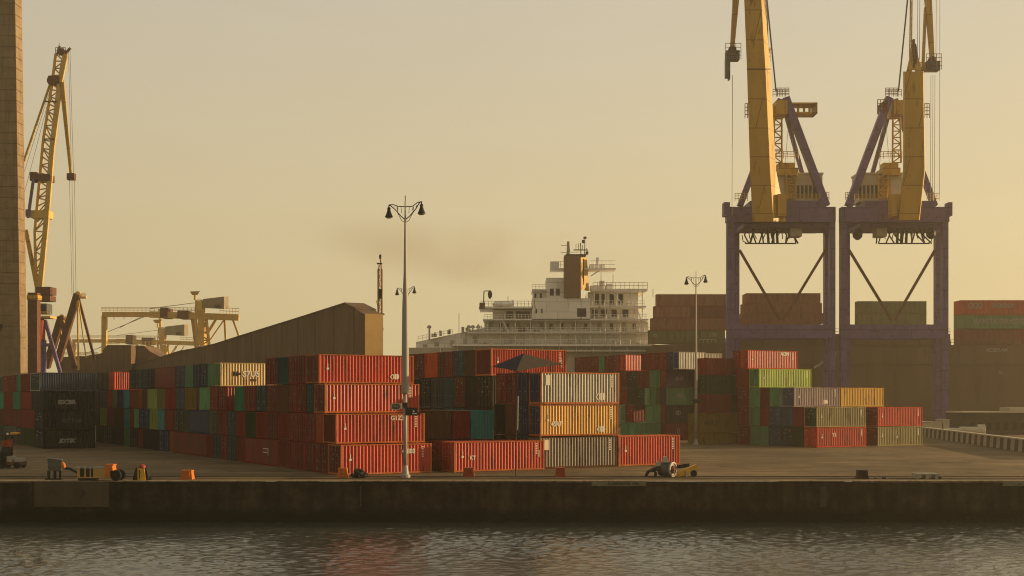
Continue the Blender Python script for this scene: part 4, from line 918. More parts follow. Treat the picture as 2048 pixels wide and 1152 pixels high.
# A-frame derricks beside it
def aframe(label, Y, apex, legs, arm):
    P = lambda px, py, dy=0: W(px, py, Y + dy)
    o = thing('derrick', label, 'crane', (X(apex[0], Y), Y, 0), 0, 'dark derricks between tower and gantry cranes')
    for i, (a, b, w) in enumerate(legs):
        m = MB(); m.bar(P(*apex, 0), P(a, b, (-3 if i % 2 else 3)), w, w); m.build('leg', M_YEL2 if w < .5 else M_RUSTY, o)
    m = MB(); m.box(X(apex[0] - 6, Y), X(apex[0] + 18, Y), Y - .5, Y + .5, Zy(apex[1] + 9, Y), Zy(apex[1] + 5, Y)); m.lathe(P(apex[0], apex[1], -.5), [(.4, 0), (.7, .1), (.7, .6), (.4, .7)], n=12, axis=(0, 1, 0)); m.railing((X(apex[0] + 4, Y), Y, Zy(apex[1] + 5, Y)), (X(apex[0] + 17, Y), Y, Zy(apex[1] + 5, Y)), .8, 3, .05); m.build('head', M_YEL2, o)
aframe('taller derrick with thick leaning leg left of the gantry crane', 310, (155, 588), [(116, 722, 1.5), (157, 740, .35), (190, 722, .55), (172, 715, .25)], 1)
aframe('shorter dark derrick between the luffing crane and taller derrick', 320, (123, 634), [(93, 735, 1.6), (150, 735, 1.3), (120, 705, .3), (138, 660, .3)], 1)

# ------------------------------------------------------------------ yellow gantry cranes
def gantry(label, Y, dx, dy, s, mat, lowlegs):
    q_ = lambda px, py, d=0: W(205 + (px - 205)*s + dx, 640 + (py - 640)*s + dy, Y + d)
    base = q_(340, 640); o = thing('gantry_crane', label, 'crane', (base.x, Y, 0), 0, 'yellow gantry cranes beyond the warehouse')
    def part(nm, m, mt=None): return m.build(nm, mt or mat, o)
    m = MB()
    for d in (0, 5): m.bar(q_(205, 629, d), q_(300, 629, d), 1.0, 1.6); m.bar(q_(300, 629, d), q_(478, 635, d), 1.2, 2.0)
    for px in (210, 250, 300, 350, 400, 440, 470): m.bar(q_(px, 630, 0), q_(px, 630, 5), .5)
    part('girder', m)
    m = MB(); m.railing(q_(203, 623), q_(300, 623), 1.3, 12, .07); m.railing(q_(300, 623), q_(400, 624), 1.3, 12, .07); part('railing', m); m = MB(); m.railing(q_(440, 634), q_(478, 636), 3.0, 6, .08); part('railing', m)
    for i, (a, b, w) in enumerate([((209, 632), (209, 745), 1.5)] + lowlegs):
        m = MB(); m.bar(q_(*a, 1), q_(*b, 1), w, w); m.bar(q_(*a, 6), q_(*b, 6), w, w); part('leg', m)
    m = MB(); m.lattice(q_(390, 633), q_(401, 760), q_(412, 633), q_(426, 760), 8, .22, .5); m.lattice(q_(390, 633, 5), q_(401, 760, 5), q_(412, 633, 5), q_(426, 760, 5), 8, .2, .4); m.box(q_(396, 640).x, q_(408, 640).x, Y - .5, Y + 5, q_(0, 690).z, q_(0, 638).z); part('stair_tower', m)
    m = MB(); a = q_(406, 616); b = q_(448, 595); c = q_(457, 595)
    m.hexa([q_(406, 616, -1), q_(448, 618, -3), q_(457, 618, 4), q_(410, 616, 5)], [q_(406, 598, -1), q_(448, 593, -3), q_(457, 593, 4), q_(410, 598, 5)]); h = m.build('machinery_house', M_GHOUSE, o)
    m = MB(); m.box(q_(434, 0).x, q_(444, 0).x, Y - 3.4, Y - 2.6, q_(0, 616).z, q_(0, 611).z); m.build('vent', M_DARK, h)
    m = MB(); m.box(q_(394, 0).x, q_(406, 0).x, Y - 1, Y + 3, q_(0, 632).z, q_(0, 602).z); m.lattice(q_(390, 632), q_(392, 600), q_(406, 632), q_(404, 600), 3, .15, .25); part('mast', m)
    m = MB(); m.hexa([q_(384, 590, 0), q_(395, 590, 0), q_(395, 590, 3), q_(384, 590, 3)], [q_(380, 583, -1), q_(400, 582, -1), q_(400, 582, 4), q_(380, 583, 4)]); m.tube(q_(390, 600), q_(390, 590), .4); part('lookout_cab', m)
    m = MB(); m.box(q_(357, 0).x, q_(378, 0).x, Y - 1.5, Y + 6, q_(0, 637).z, q_(0, 622).z); m.box(q_(322, 0).x, q_(336, 0).x, Y - 1, Y + 6, q_(0, 636).z, q_(0, 616).z); part('trolley', m, M_RUSTY)
    m = MB(); m.box(q_(355, 0).x, q_(372, 0).x, Y - 1, Y + 1, q_(0, 637).z, q_(0, 632).z); part('operator_cab', m, M_DARK)
    m = MB()
    for a, b in (((290, 633), (215, 664)), ((286, 632), (240, 655)), ((395, 605), (300, 617)), ((228, 632), (228, 640)), ((248, 632), (248, 639))): m.tube(q_(*a), q_(*b), .09, n=4)
    part('cable', m, M_ROPE)
    m = MB()
    for a, b in (((435, 636), (418, 665)), ((448, 640), (420, 680)), ((430, 640), (412, 668))): m.bar(q_(*a, 2), q_(*b, 2), .4)
    part('brace', m)
gantry('nearer yellow gantry crane with grey machinery house above the warehouse roof', 400, 0, 0, 1.0, M_YEL2, [((384, 636), (400, 760), .7), ((449, 638), (456, 760), .6), ((462, 628), (484, 690), .6)])
gantry('paler gantry crane farther off, below and left of the nearer gantry', 610, -60, 52, .92, M_YEL2, [((372, 636), (372, 760), 2.2), ((345, 636), (345, 760), .5), ((380, 640), (400, 760), .6), ((395, 560), (400, 760), .9)])

# ------------------------------------------------------------------ warehouse, dark sheds and mast
W0 = Vector((X(729, 200), 200, 0))
def wp(px, py):
    p = W0 + V*tpx(W0, V, px); p.z = Zy(py, p.y); return p
def wg(px):
    p = W0 + V*tpx(W0, V, px); p.z = 0; return p
o = thing('warehouse', 'long brown warehouse with steep sloping roofline behind the left row', 'warehouse', tuple(W0))
prof = [(729, 628), (714, 620), (690, 607.5), (600, 636), (480, 673), (430, 689), (395, 697), (360, 703), (300, 722), (230, 737), (150, 757)]
m = MB(); m.prism([wg(729)] + [wp(*p) for p in prof] + [wg(150)], U*3.2); m.build('wall', M_SHED, o)
m = MB()
for a, b in zip(prof[1:-1], prof[2:]):
    A = wp(*a) - U*.12; B = wp(*b) - U*.12; z = Vector((0, 0, .22)); m.hexa([A, B, B + U*3.5, A + U*3.5], [A + z, B + z, B + U*3.5 + z, A + U*3.5 + z])
m.build('roof', M_SHED, o)
m = MB(); A = W0 - V*.08 + U*.05; zt = Zy(627, 200)
m.hexa([A, A + U*3.1, A + U*3.1 + V*.1, A + V*.1], [p + Vector((0, 0, zt)) for p in (A, A + U*3.1, A + U*3.1 + V*.1, A + V*.1)]); m.build('end_wall', M_SHEDT, o)
m = MB(); A2 = A + U*2.9
m.tube(A2 + Vector((-.4, 0, zt)), A2 + Vector((-.9, 0, zt + 2.2)), .04); m.build('aerial', M_DARK, o)
for i, (pts, Y, lab) in enumerate((([(206, 700), (214, 690), (262, 690), (262, 760), (206, 760)], 330, 'dark flat-roofed shed below the gantry leg'), ([(262, 691), (287, 691), (300, 703), (318, 712), (330, 722), (330, 760), (262, 760)], 335, 'dark shed with sloping right roof next to the flat one'),
                        ([(120, 714), (170, 712), (206, 706), (206, 760), (120, 760)], 345, 'low brown shed at the foot of the derricks'))):
    m = MB(); m.prism([W(a, b, Y) for a, b in pts], (0, 14, 0))
    s_ = tag(m.build('dark_shed', M_SHED), lab, 'shed', 'dark sheds below the gantry cranes')
    m = MB(); m.railing(W(pts[0][0] + 6, pts[1][1], Y), W(pts[1][0] + 26, pts[1][1], Y), 1.0, 6, .06); q_ = m.build('railing', M_YEL2); q_.parent = s_
m = MB(); Y = 205
o = thing('lattice_mast', 'slender rusty twin-pole mast beside the tan end wall', 'mast', (X(761, Y), Y, 0))
m.lattice(W(756.5, 705, Y), W(756.5, 538, Y), W(764, 705, Y), W(764, 538, Y), 22, .05, .15); m.lattice(W(758, 705, Y + .6), W(758, 538, Y + .6), W(764, 705, Y + .6), W(764, 538, Y + .6), 22, .03, .07); m.tube(W(763, 540, Y), W(760.5, 512, Y), .12, .1); m.tube(W(757, 540, Y), W(758.5, 530, Y), .1); m.build('pole', M_MAST, o)
m = MB(); m.lathe(W(760.5, 518, Y), [(.1, 0), (.2, .15), (.2, .6), (.08, .75)], n=10); m.build('beacon', M_DARK, o)
m = MB(); m.box(X(754, Y), X(764, Y), Y - .3, Y + .8, Zy(528, Y), Zy(526, Y)); m.box(X(757.5, Y), X(764.5, Y), Y - .2, Y + .7, Zy(597, Y), Zy(578, Y)); m.box(X(753, Y), X(768, Y), Y - .4, Y + 1, Zy(629, Y), Zy(627, Y)); m.box(X(754, Y), X(766, Y), Y - .3, Y + .9, Zy(660, Y), Zy(655, Y)); m.build('platform', M_DARK, o)

# ------------------------------------------------------------------ white ship
Y = 335
o = thing('white_ship', 'white cargo ship superstructure with brown funnel moored behind the containers', 'ship', (X(1130, Y), Y, 0))
bx = lambda m, a, b, p0, p1, d0, d1: m.box(X(a, Y), X(b, Y), Y + d0, Y + d1, Zy(p1, Y), Zy(p0, Y))
m = MB(); m.prism([W(*p, Y + 2) for p in ((832, 684), (965, 656), (1300, 664), (1300, 700), (832, 700))], (0, 26, 0)); m.build('upper_hull', M_SHIPW, o); m = MB(); m.box(X(815, Y), X(1310, Y), Y + 1, Y + 30, 0, Zy(695, Y)); m.build('hull', M_SHIPG, o)
def windows(par, pxs, p0, p1, d, w=4, nm='window', mt=None):
    for px in pxs:
        m = MB(); bx(m, px, px + w, p0, p1, d - .06, d + .1); m.build(nm, mt or M_GLASS, par)
m = MB(); bx(m, 1064, 1180, 597, 640, -1, 14); h1 = m.build('main_house', M_SHIPW, o); windows(h1, (1071, 1082), 618, 627, -1, 3); windows(h1, (1154,), 617, 634, -1, 18, 'doorway')
m = MB(); bx(m, 1093, 1150, 554, 597, 2, 14); h2 = m.build('upper_house', M_SHIPW, o); windows(h2, (1100, 1112), 576, 590, 2, 8)
m = MB(); bx(m, 1066, 1093, 580, 597, 3, 12); bx(m, 1064, 1095, 578, 580.5, 0, 14); h3 = m.build('side_house', M_SHIPW, o); windows(h3, (1069, 1080), 585, 594, 3, 4)
m = MB(); bx(m, 1178, 1280, 581, 640, 5, 18); h4 = m.build('aft_house', M_SHIPW, o); windows(h4, (1192, 1206, 1222, 1240), 585, 606, 5, 9); windows(h4, (1186, 1204, 1226, 1248), 617, 632, 5, 12)
m = MB(); bx(m, 985, 1064, 618, 640, 3, 14); h5 = m.build('bridge_wing_house', M_SHIPW, o); windows(h5, (1012, 1032, 1046), 621, 636, 3, 14)
m = MB(); bx(m, 968, 1300, 641, 664, 4, 18); h6 = m.build('deck_house', M_SHIPW, o); windows(h6, (998, 1012, 1058, 1100, 1122, 1170, 1222, 1268), 645, 656, 4, 6); windows(h6, (976, 1032, 1080, 1146, 1196, 1246), 642.5, 662, 4, 9, 'recess', M_SHIPG)
m = MB(); bx(m, 905, 1300, 667, 690, 3, 20); h7 = m.build('lower_deck_house', M_SHIPW, o); windows(h7, range(918, 1290, 31), 671, 684, 3, 15, 'recess', M_SHIPG)
for i, (a, b, p0, p1, d0, d1) in enumerate(((958, 1066, 613.5, 617, -1, 15), (1183, 1295, 577.5, 581.5, 0, 19), (1174, 1292, 611.5, 615, 0, 19), (966, 1296, 638, 641, -1, 19), (935, 1310, 664, 667, -1, 21), (905, 1310, 689, 692.5, -1, 21), (1120, 1300, 701, 703, -1, 21))):
    m = MB(); bx(m, a, b, p0, p1, d0, d1); m.build('deck', M_SHIPW, o)
for i, (a, b, p, hgt, n) in enumerate(((962, 1064, 613.5, 1.5, 14), (1186, 1295, 577.5, 1.7, 12), (1176, 1290, 611.5, 1.3, 14), (968, 1064, 638, 1.2, 14), (1180, 1294, 638, 1.2, 14), (937, 1308, 664, 1.2, 38), (908, 1300, 689, 1.3, 40), (836, 905, 682, 1.2, 8), (1064, 1093, 578, 1.2, 4))):
    m = MB(); p0 = W(a, p, Y - .8); p1 = W(b, p if a != 836 else 668, Y - .8); m.railing(p0, p1, hgt, n, .05, rows=2); m.build('railing', M_SHIPW if i > 1 else M_RUSTY, o)
m = MB()
for a in (1188, 1210, 1234, 1262, 1284): bx(m, a, a + 1.6, 581, 638, .2, .6)
for a in (975, 1000, 1030, 1060, 1090, 1120, 1150, 1180, 1210, 1240, 1268, 1288): bx(m, a, a + 1.5, 641, 689, -.4, 0)
m.bar(W(1005, 641, Y - .5), W(1018, 664, Y - .5), .3); m.bar(W(1220, 581, Y), W(1250, 612, Y), .15); m.bar(W(1272, 612, Y), W(1290, 664, Y), .4); m.build('pillar', M_SHIPW, o)
m = MB(); bx(m, 1128, 1161, 512, 596, -1.6, 3); fn = m.build('funnel', M_FUN, o)
m = MB(); m.hexa([W(1161.5, 580, Y - 1.6), W(1178, 582, Y + 2), W(1178, 582, Y + 6), W(1161.5, 580, Y + 4)], [W(1161.5, 514, Y - 1.6), W(1174, 516, Y + 2), W(1174, 516, Y + 6), W(1161.5, 514, Y + 4)]); m.build('funnel_casing', M_FUNY, o)
m = MB(); bx(m, 1131, 1172, 509, 512, -1, 3); bx(m, 1164, 1168, 518, 570, -.3, 1.2); m.build('vent', M_DARK, fn)
m = MB(); bx(m, 1101, 1232, 536, 538.5, 0, 8); bx(m, 1101, 1118, 523, 536, 0, 6); bx(m, 1180, 1210, 527, 536, 1, 6); bx(m, 1193, 1198, 514, 527, 1, 3); m.build('monkey_deck', M_SHIPW, o)
m = MB(); m.railing(W(1101, 536, Y - .2), W(1128, 536, Y - .2), 1.7, 4, .06, rows=2); m.build('monkey_deck_railing', M_SHIPW, o); m = MB(); m.railing(W(1180, 536, Y - .2), W(1231, 536, Y - .2), 1.9, 6, .06, rows=2); m.bar(W(1182, 552, Y), W(1200, 540, Y), .3); m.build('monkey_deck_railing', M_SHIPW, o)
m = MB(); m.tube(W(1137, 511, Y), W(1137, 483, Y), .55, .4, n=10); m.tube(W(1122, 491, Y), W(1137, 491, Y), .07); m.tube(W(1122, 505, Y), W(1160, 504, Y), .07); m.build('exhaust_mast', M_GREYP, o)
m = MB(); m.tube(W(1162, 511, Y), W(1161, 486, Y), .12); m.bar(W(1147, 500, Y), W(1175, 500, Y), .25); m.tube(W(1169, 511, Y), W(1170, 474, Y), .1)
for a, b in ((1152, 488), (1157, 487), (1165, 490), (1173, 496), (1175, 505)): m.tube(W(a, 500, Y), W(a, b, Y), .07)
m.lathe(W(1167, 483, Y), [(.1, -.5), (.45, -.3), (.45, .3), (.1, .5)], n=10); m.lathe(W(1170, 476, Y), [(.1, -.3), (.5, -.1), (.4, .3), (.1, .4)], n=10); m.lathe(W(1174, 506, Y), [(.1, -.5), (.4, -.3), (.4, .3), (.1, .5)], n=10); m.build('radar_mast', M_DARK, o)
m = MB(); m.path([W(967, 614, Y), W(968, 582, Y), W(980, 582, Y)], .14); m.lathe(W(980, 590, Y), [(.2, -1), (.55, -.4), (.6, .4), (.3, 1.2)], n=10); m.build('davit', M_DARK, o)
m = MB(); bx(m, 959, 970, 606, 617, -1.2, 1); m.build('locker', M_RUSTY, o)
m = MB(); m.lathe(W(985, 609, Y - .5), [(.1, 0), (.8, .5), (.9, 3), (.7, 4.8), (.1, 5.5)], n=12, axis=(1, 0, 0)); m.build('lifeboat', M_SHIPW, o)
for a, b, p0, p1 in ((1182, 1200, 570, 578), (1201, 1210, 560, 578), (1213, 1226, 566, 578), (1016, 1020, 601, 614), (1023, 1027, 599, 614)):
    m = MB(); bx(m, a, b, p0, p1, 2, 6); m.build('deck_locker', M_SHIPW, o)
for px, top in ((918, 626), (1016, 592), (1226, 548), (1202, 545), (1306, 594)):
    m = MB(); m.tube(W(px, 578 if px > 1100 else 614 if px > 1000 else 664, Y), W(px, top, Y), .07); m.build('antenna', M_DARK, o)
for px in (857, 936, 944, 955):
    m = MB(); bx(m, px, px + 3, 656, 680 if px < 900 else 664, 0, 1); m.lathe(W(px + 1.5, 655, Y + .5), [(.5, -.2), (.6, .2), (.3, .6)], n=10); m.build('deck_vent', M_GREYP, o)
rnd = random.Random(4)
for i in range(30):
    px = rnd.uniform(860, 1290); py = rnd.choice((664, 689, 689, 638)) if px > 965 else 680 - (px - 832)*.19; hh = rnd.uniform(3, 13)
    m = MB(); bx(m, px, px + rnd.uniform(1.2, 5), py - hh, py, -.3, rnd.uniform(.5, 2)); m.build('deck_fitting', rnd.choice((M_SHIPW, M_GREYP, M_SHIPG, M_RUSTY)), o)
for px, p0, p1 in ((845, 688, 694), (868, 684, 692), (900, 680, 690), (925, 676, 688), (945, 672, 686)):
    m = MB(); bx(m, px, px + 9, p0, p1, 1.85, 2.3); m.build('window', M_SHIPG, o)
for px in range(880, 1300, 34):
    m = MB(); bx(m, px, px + 1.3, 692, 706, .2, .7); m.build('pillar', M_SHIPW, o)
for i in range(26):
    px = rnd.uniform(905, 1060); py = 664; w = rnd.uniform(2, 6); hh = rnd.uniform(3, 12)
    m = MB(); bx(m, px, px + w, py - hh, py, -.5, 1.5)
    if i < 9: m.build('winch', M_RUSTY if i % 2 else M_GREYP, o)

# ------------------------------------------------------------------ container ship behind the cranes
Y = 318
o = thing('container_ship', 'huge dark container ship hull lying in haze behind the right cranes', 'ship', (X(1750, Y), Y, 0))
m = MB(); m.prism([W(*p, Y) for p in ((1306, 690), (1460, 684), (1480, 668), (1900, 668), (1902, 690), (2400, 690))] + [Vector((X(2400, Y), Y, -1)), Vector((X(1306, Y), Y, -1))], (0, 38, 0)); m.build('hull', M_HULL, o)
m = MB()
for p, a, b in ((690, 1482, 2400), (728, 1470, 2400), (668.5, 1480, 1900)): m.box(X(a, Y), X(b, Y), Y - .35, Y, Zy(p + 1.4, Y), Zy(p, Y))
m.build('rubbing_strake', surface('strake', (.09, .07, .045), .7), o)
m = MB()
for a, b in ((1481, 1535), (1567, 1605), (1612, 1640)): m.box(X(a, Y), X(b, Y), Y - .9, Y - .1, Zy(678, Y), Zy(670, Y))
m.build('lashing_bridge', M_HOUSE, o)
m = MB(); m.railing(W(1650, 668, Y), W(1900, 668, Y), 1.3, 26, .05, rows=2); m.railing(W(1902, 690, Y), W(2100, 690, Y), 1.3, 20, .05, rows=2); m.build('railing', M_RUSTY, o)
m = MB(); bx2 = lambda a, b, p0, p1, d: m.box(X(a, Y), X(b, Y), Y - d, Y - d + .3, Zy(p1, Y), Zy(p0, Y))
for i in range(24):
    m = MB(); bx2(1500 + i*26, 1503 + i*26, 676, 689, .36); m.build('coaming_stay', M_HULL, o)
for t, px, py, s in (('SCEERAM', 1993, 700.5, 1.0), ('SE', 2000, 745, .8)):
    k_ = bpy.data.objects.new('lettering', text_mesh(t, s*1.25, M_DIMWHITE, bold=.02)); COL.objects.link(k_); k_.parent = o
    k_.location = W(px, py, Y) - o.location + Vector((0, -.4, 0)); k_.rotation_euler = (math.radians(90), 0, 0)
# gangway
m = MB(); m.bar(W(1628, 735, Y - 3), W(1671, 712, Y - 2), .3, .5); m.railing(W(1640, 732, Y - 3), W(1672, 711, Y - 2.2), 1.0, 8, .05); m.build('gangway', M_GREYP, o)
GS = 'containers loaded on the ship behind the cranes'
def deck_container(a, b, p0, p1, col, label, d=0, dep=2.6, body=None, letters=None):
    y = Y + 2 + d; l = X(b, y) - X(a, y); z0 = Zy(p1, y); h = Zy(p0, y) - z0
    o = container((X(a, y) + l/2, y + dep/2, z0), l, dep, h - .03, col, 'C', label, 0, False, group=GS)
    for t, fx, fz, s in letters or (): letter(o, t, fx, fz, s, M_DIMWHITE, L=l, bold=.03)
    return o
pitches = [588, 612, 636, 660]
for i in range(3):
    a0 = 1313 if i == 0 else 1308 if i == 1 else 1302
    deck_container(a0, 1380, pitches[i], pitches[i+1], 'rust', 'rusty brown container left in the %s layer of deck stack behind the far lamp' % ('upper', 'middle', 'lower')[i], d=5)
    deck_container(1380.5, 1458, pitches[i], pitches[i+1], 'rust' if i != 1 else 'maroon', '%s container right in the %s layer of deck stack behind the far lamp' % ('rusty brown' if i != 1 else 'maroon', ('upper', 'middle', 'lower')[i]), d=5)
deck_container(1298, 1400, 660, 688, 'olive', 'olive container with white figures under the brown deck stack', d=4, letters=[('RS', .12, .6, 1.0)])
deck_container(1401, 1450, 660, 694, 'olive', 'olive container with white writing near the crane leg', d=4, letters=[('STM', .5, .72, .9)])
m = MB()
for px in (1404, 1412, 1420, 1428, 1436): m.box(X(px, Y), X(px, Y) + .14, Y + 4.2, Y + 4.35, Zy(697, Y), Zy(678, Y))
m.box(X(1403, Y), X(1438, Y), Y + 4.2, Y + 4.35, Zy(678, Y), Zy(676.5, Y)); m.box(X(1403, Y), X(1438, Y), Y + 4.2, Y + 4.35, Zy(697, Y), Zy(695, Y)); m.build('lashing_frame', M_GREYP, bpy.data.objects['container_ship'])
for i, (a, b, p0, p1) in enumerate(((1493, 1641, 586, 606), (1489, 1644, 606, 626), (1485, 1648, 626, 647))):
    deck_container(a, b, p0, p1, 'rust', 'rusty orange-brown deck container framed by the left crane, %s of three' % ('top', 'middle', 'lowest')[i], d=3, dep=6)
for i, (p0, p1) in enumerate(((602, 626), (626, 662))):
    deck_container(1715, 1853, p0, p1, 'olive', 'olive green deck container framed by the right crane, %s of two' % ('upper', 'lower')[i], d=3)
for i, (cn, p0, p1, tx) in enumerate((('red', 600, 629.5, [('OOO', .16, .6, 1.5), ('EVEREDLM', .45, .6, 1.15)]), ('green', 629.5, 657, [('HAMSTA TERMSTED', .42, .5, 1.5)]), ('dark red', 657, 690, []))):
    deck_container(1921, 2110, p0, p1, cn, ('red deck container with ring logo atop the right end stack', 'green deck container with faded lettering in the right end stack', 'dark red deck container lowest in the right end stack')[i], d=2, dep=5, letters=tx)

# ------------------------------------------------------------------ twin portal cranes at the right
def portal_crane(label, mirror, hook, headless):
    Y = 262
    mx = (lambda px: 3349 - px) if mirror else (lambda px: px)
    q_ = lambda px, py, d=0: W(mx(px), py, Y + d)
    o = thing('portal_crane', label, 'crane', (X(mx(1562), Y), Y, 0), 0, 'twin yellow and purple portal cranes')
    def B(nm, m, mt): return m.build(nm, mt, o)
    def bxx(m, a, b, p0, p1, d0, d1):
        a, b = sorted((mx(a), mx(b))); xr = X(b, Y + d0); xl = min(X(a, Y + d1), xr - .4); m.box(xl, xr, Y + d0, Y + d1, Zy(p1, Y), Zy(p0, Y))
    for a, b, d0, d1 in ((1452, 1469, 0, 1.6), (1467, 1479, 11, 12.6), (1649, 1660, 11, 12.6), (1656, 1671, 0, 1.6)):
        m = MB(); a, b = sorted((mx(a), mx(b))); m.box(min(X(a, Y + d1), X(b, Y + d0) - 1.1), X(b, Y + d0), Y + d0, Y + d1, 0, Zy(444, Y)); B('leg', m, M_PURP)
    m = MB(); bxx(m, 1450, 1671.5, 414, 444, -.3, 2.0); bxx(m, 1456, 1666, 420, 450, 10.6, 13); bxx(m, 1444, 1460, 405, 432, -.5, 2); bxx(m, 1470, 1655, 446, 453, 1, 11); B('upper_beam', m, M_PURP)
    m = MB(); bxx(m, 1453, 1670, 649, 676, -.2, 1.8); bxx(m, 1460, 1665, 652, 674, 10.8, 12.8); B('lower_beam', m, M_PURP)
    for a, b in (((1479, 500), (1560, 640)), ((1651, 500), (1566, 640))):
        m = MB(); m.bar(q_(*a, .8), q_(*b, .8), .5); B('brace', m, M_RUSTY)
    m = MB(); bxx(m, 1450, 1473, 846, 866, -1.5, 2); bxx(m, 1652, 1672, 846, 866, -1.5, 2); B('bogie', m, M_PURP)
    # spreader tangle under the beam
    m = MB(); rnd = random.Random(21 + mirror)
    m.tube(q_(1490, 487, 4), q_(1592, 487, 4), .14); m.path([q_(1484, 470, 4), q_(1486, 482, 4), q_(1494, 487, 4)], .1)
    for i in range(9):
        a = 1495 + i*11.5; m.path([q_(a, 453, 4), q_(a + rnd.uniform(-9, 9), 470, 4 + rnd.uniform(-1, 1)), q_(a + rnd.uniform(-10, 10), 487, 4)], .16)
    for i in range(7):
        a = 1500 + i*13; m.tube(q_(a, 478, 4), q_(a + rnd.uniform(-16, 16), 455, 4), .1)
    for a in (1535, 1545, 1553): m.bar(q_(a, 452, 4), q_(a + 2, 487, 4), .45)
    m.tube(q_(1500, 487, 4), q_(1510, 454, 4), .22); m.tube(q_(1592, 487, 4), q_(1585, 462, 4), .14); B('spreader', m, M_DARK)
    m = MB(); bxx(m, 1575, 1604, 453, 470, 2, 5); B('junction_box', m, M_HOUSE)
    if mirror:
        for a, b in ((1634, 470), (1487, 468)):
            m = MB(); m.lathe(q_(a, b, 3), [(.4, -1), (1.0, -.4), (1.1, .4), (.3, 1.4)], n=10); m.tube(q_(a, b - 6, 3), q_(a, 452, 3), .06); B('hook_block', m, M_DARK)
    # machinery house and platform
    m = MB(); bxx(m, 1545, 1645, 342, 398, 4.2, 9); bxx(m, 1543, 1647, 338, 342, 4.0, 9.2); h = B('machinery_house', m, M_CREAM)
    for i in range(6):
        m = MB(); bxx(m, 1594 + i*8, 1599 + i*8, 364, 390, 4.12, 4.3); m.build('vent', M_DARK, h)
    m = MB(); bxx(m, 1478, 1652, 400, 412, 1, 14); B('turntable', m, M_PURP)
    for a, b, h_, n_ in ((q_(1640, 400, 2), q_(1658, 400, 2), 1.6, 4), (q_(1470, 402, 2), q_(1495, 402, 2), 1.6, 4), (q_(1575, 400, 1), q_(1640, 400, 1), 1.2, 8), (q_(1545, 316, 5), q_(1597, 318, 5), 1.5, 7)):
        m = MB(); m.railing(a, b, h_, n_, .06); B('railing', m, M_YEL2)
    m = MB(); bxx(m, 1548, 1597, 330, 345, 3, 8); bxx(m, 1552, 1590, 318, 330, 4, 7); m.lattice(q_(1572, 345, 3), q_(1575, 395, 3), q_(1594, 345, 3), q_(1592, 395, 3), 4, .12, .15); bxx(m, 1568, 1590, 350, 392, 3.6, 4.8); B('winch_room', m, M_YEL)
    # A-frame
    for a, b, d0, d1, w in (((1571, 196), (1652, 412), 4, 2, 1.5), ((1560, 200), (1480, 412), 8, 3, 1.2), ((1564, 200), (1620, 405), 10, 12, .8)):
        m = MB(); m.bar(q_(*a, d0), q_(*b, d1), w, w); B('strut', m, M_PURP)
    m = MB(); m.lattice(q_(1549, 212, 4), q_(1547, 325, 4), q_(1563, 212, 4), q_(1564, 325, 4), 9, .12, .2); m.lattice(q_(1549, 212, 6), q_(1547, 325, 6), q_(1563, 212, 6), q_(1564, 325, 6), 9, .1, .16); B('lattice_column', m, M_YEL)
    m = MB(); bxx(m, 1543, 1575, 193, 222, 3, 8); m.lathe(q_(1556, 226, 4), [(.6, -.4), (1.2, -.3), (1.2, .3), (.6, .4)], n=14, axis=(0, 1, 0)); B('head_block', m, M_YEL)
    m = MB(); m.railing(q_(1546, 193, 3), q_(1578, 193, 3), 1.5, 5, .06); m.railing(q_(1490, 236, 2), q_(1500, 236, 2), 3.0, 2, .08, rows=4); m.railing(q_(1554, 193, 6), q_(1578, 193, 6), 1.8, 3, .07); m.tube(q_(1555, 193, 4), q_(1555, 178, 4), .07); B('head_railing', m, M_RUSTY)
    if not mirror:
        m = MB(); bxx(m, 1576, 1635, 198, 201, 3, 7); bxx(m, 1576, 1635, 217, 220, 3, 7); bxx(m, 1630, 1635, 198, 220, 3, 7)
        for a in (1585, 1597, 1609, 1620): bxx(m, a, a + 1.5, 200, 218, 4, 4.5)
        B('service_gallery', m, M_YEL)
    else:
        m = MB(); bxx(m, 1575, 1594, 196, 214, 3, 7); m.railing(q_(1575, 228, 3), q_(1594, 228, 3), 3.0, 3, .08, rows=4); B('service_gallery', m, M_RUSTY)
    # boom: a tapering box girder leaning out towards the quay
    lv = [(443, 1505, 1547, 1572, -7), (340, 1500, 1540, 1552, -9), (140, 1494, 1531, 1541, -13), (-60, 1486, 1519, 1524, -17)]
    if headless: lv = lv[:3]; lv[0] = (440, 1511, 1551, 1576, -7); lv[2] = (143, 1503, 1540, 1541.5, -13)
    m = MB()
    def sect(py, a, b, c, d):
        if mirror:   # the box turns its sunlit side to the right here too
            return [q_(b, py, d), q_(a, py, d), q_(a - 1.5, py, d + 3.5), q_(b + 3, py, d + 3.5)]
        return [q_(a, py, d), q_(b, py, d), q_(c, py, d + 3.5), q_(a + 4, py, d + 3.5)]
    for i in range(len(lv) - 1): m.hexa(sect(*lv[i]), sect(*lv[i+1]))
    bm = B('boom', m, M_YEL)
    m = MB(); bxx(m, 1549, 1573, 398, 441, -6.5, -3.2); m.build('boom_foot', M_YEL, bm)
    m = MB(); s0 = sect(137, 1493.5, 1531.5, 1542, -13.15); s1 = sect(139, 1493.5, 1531.5, 1542, -13.15)
    if not mirror: m.hexa(s1, s0); m.build('joint_plate', M_RUSTY, bm)
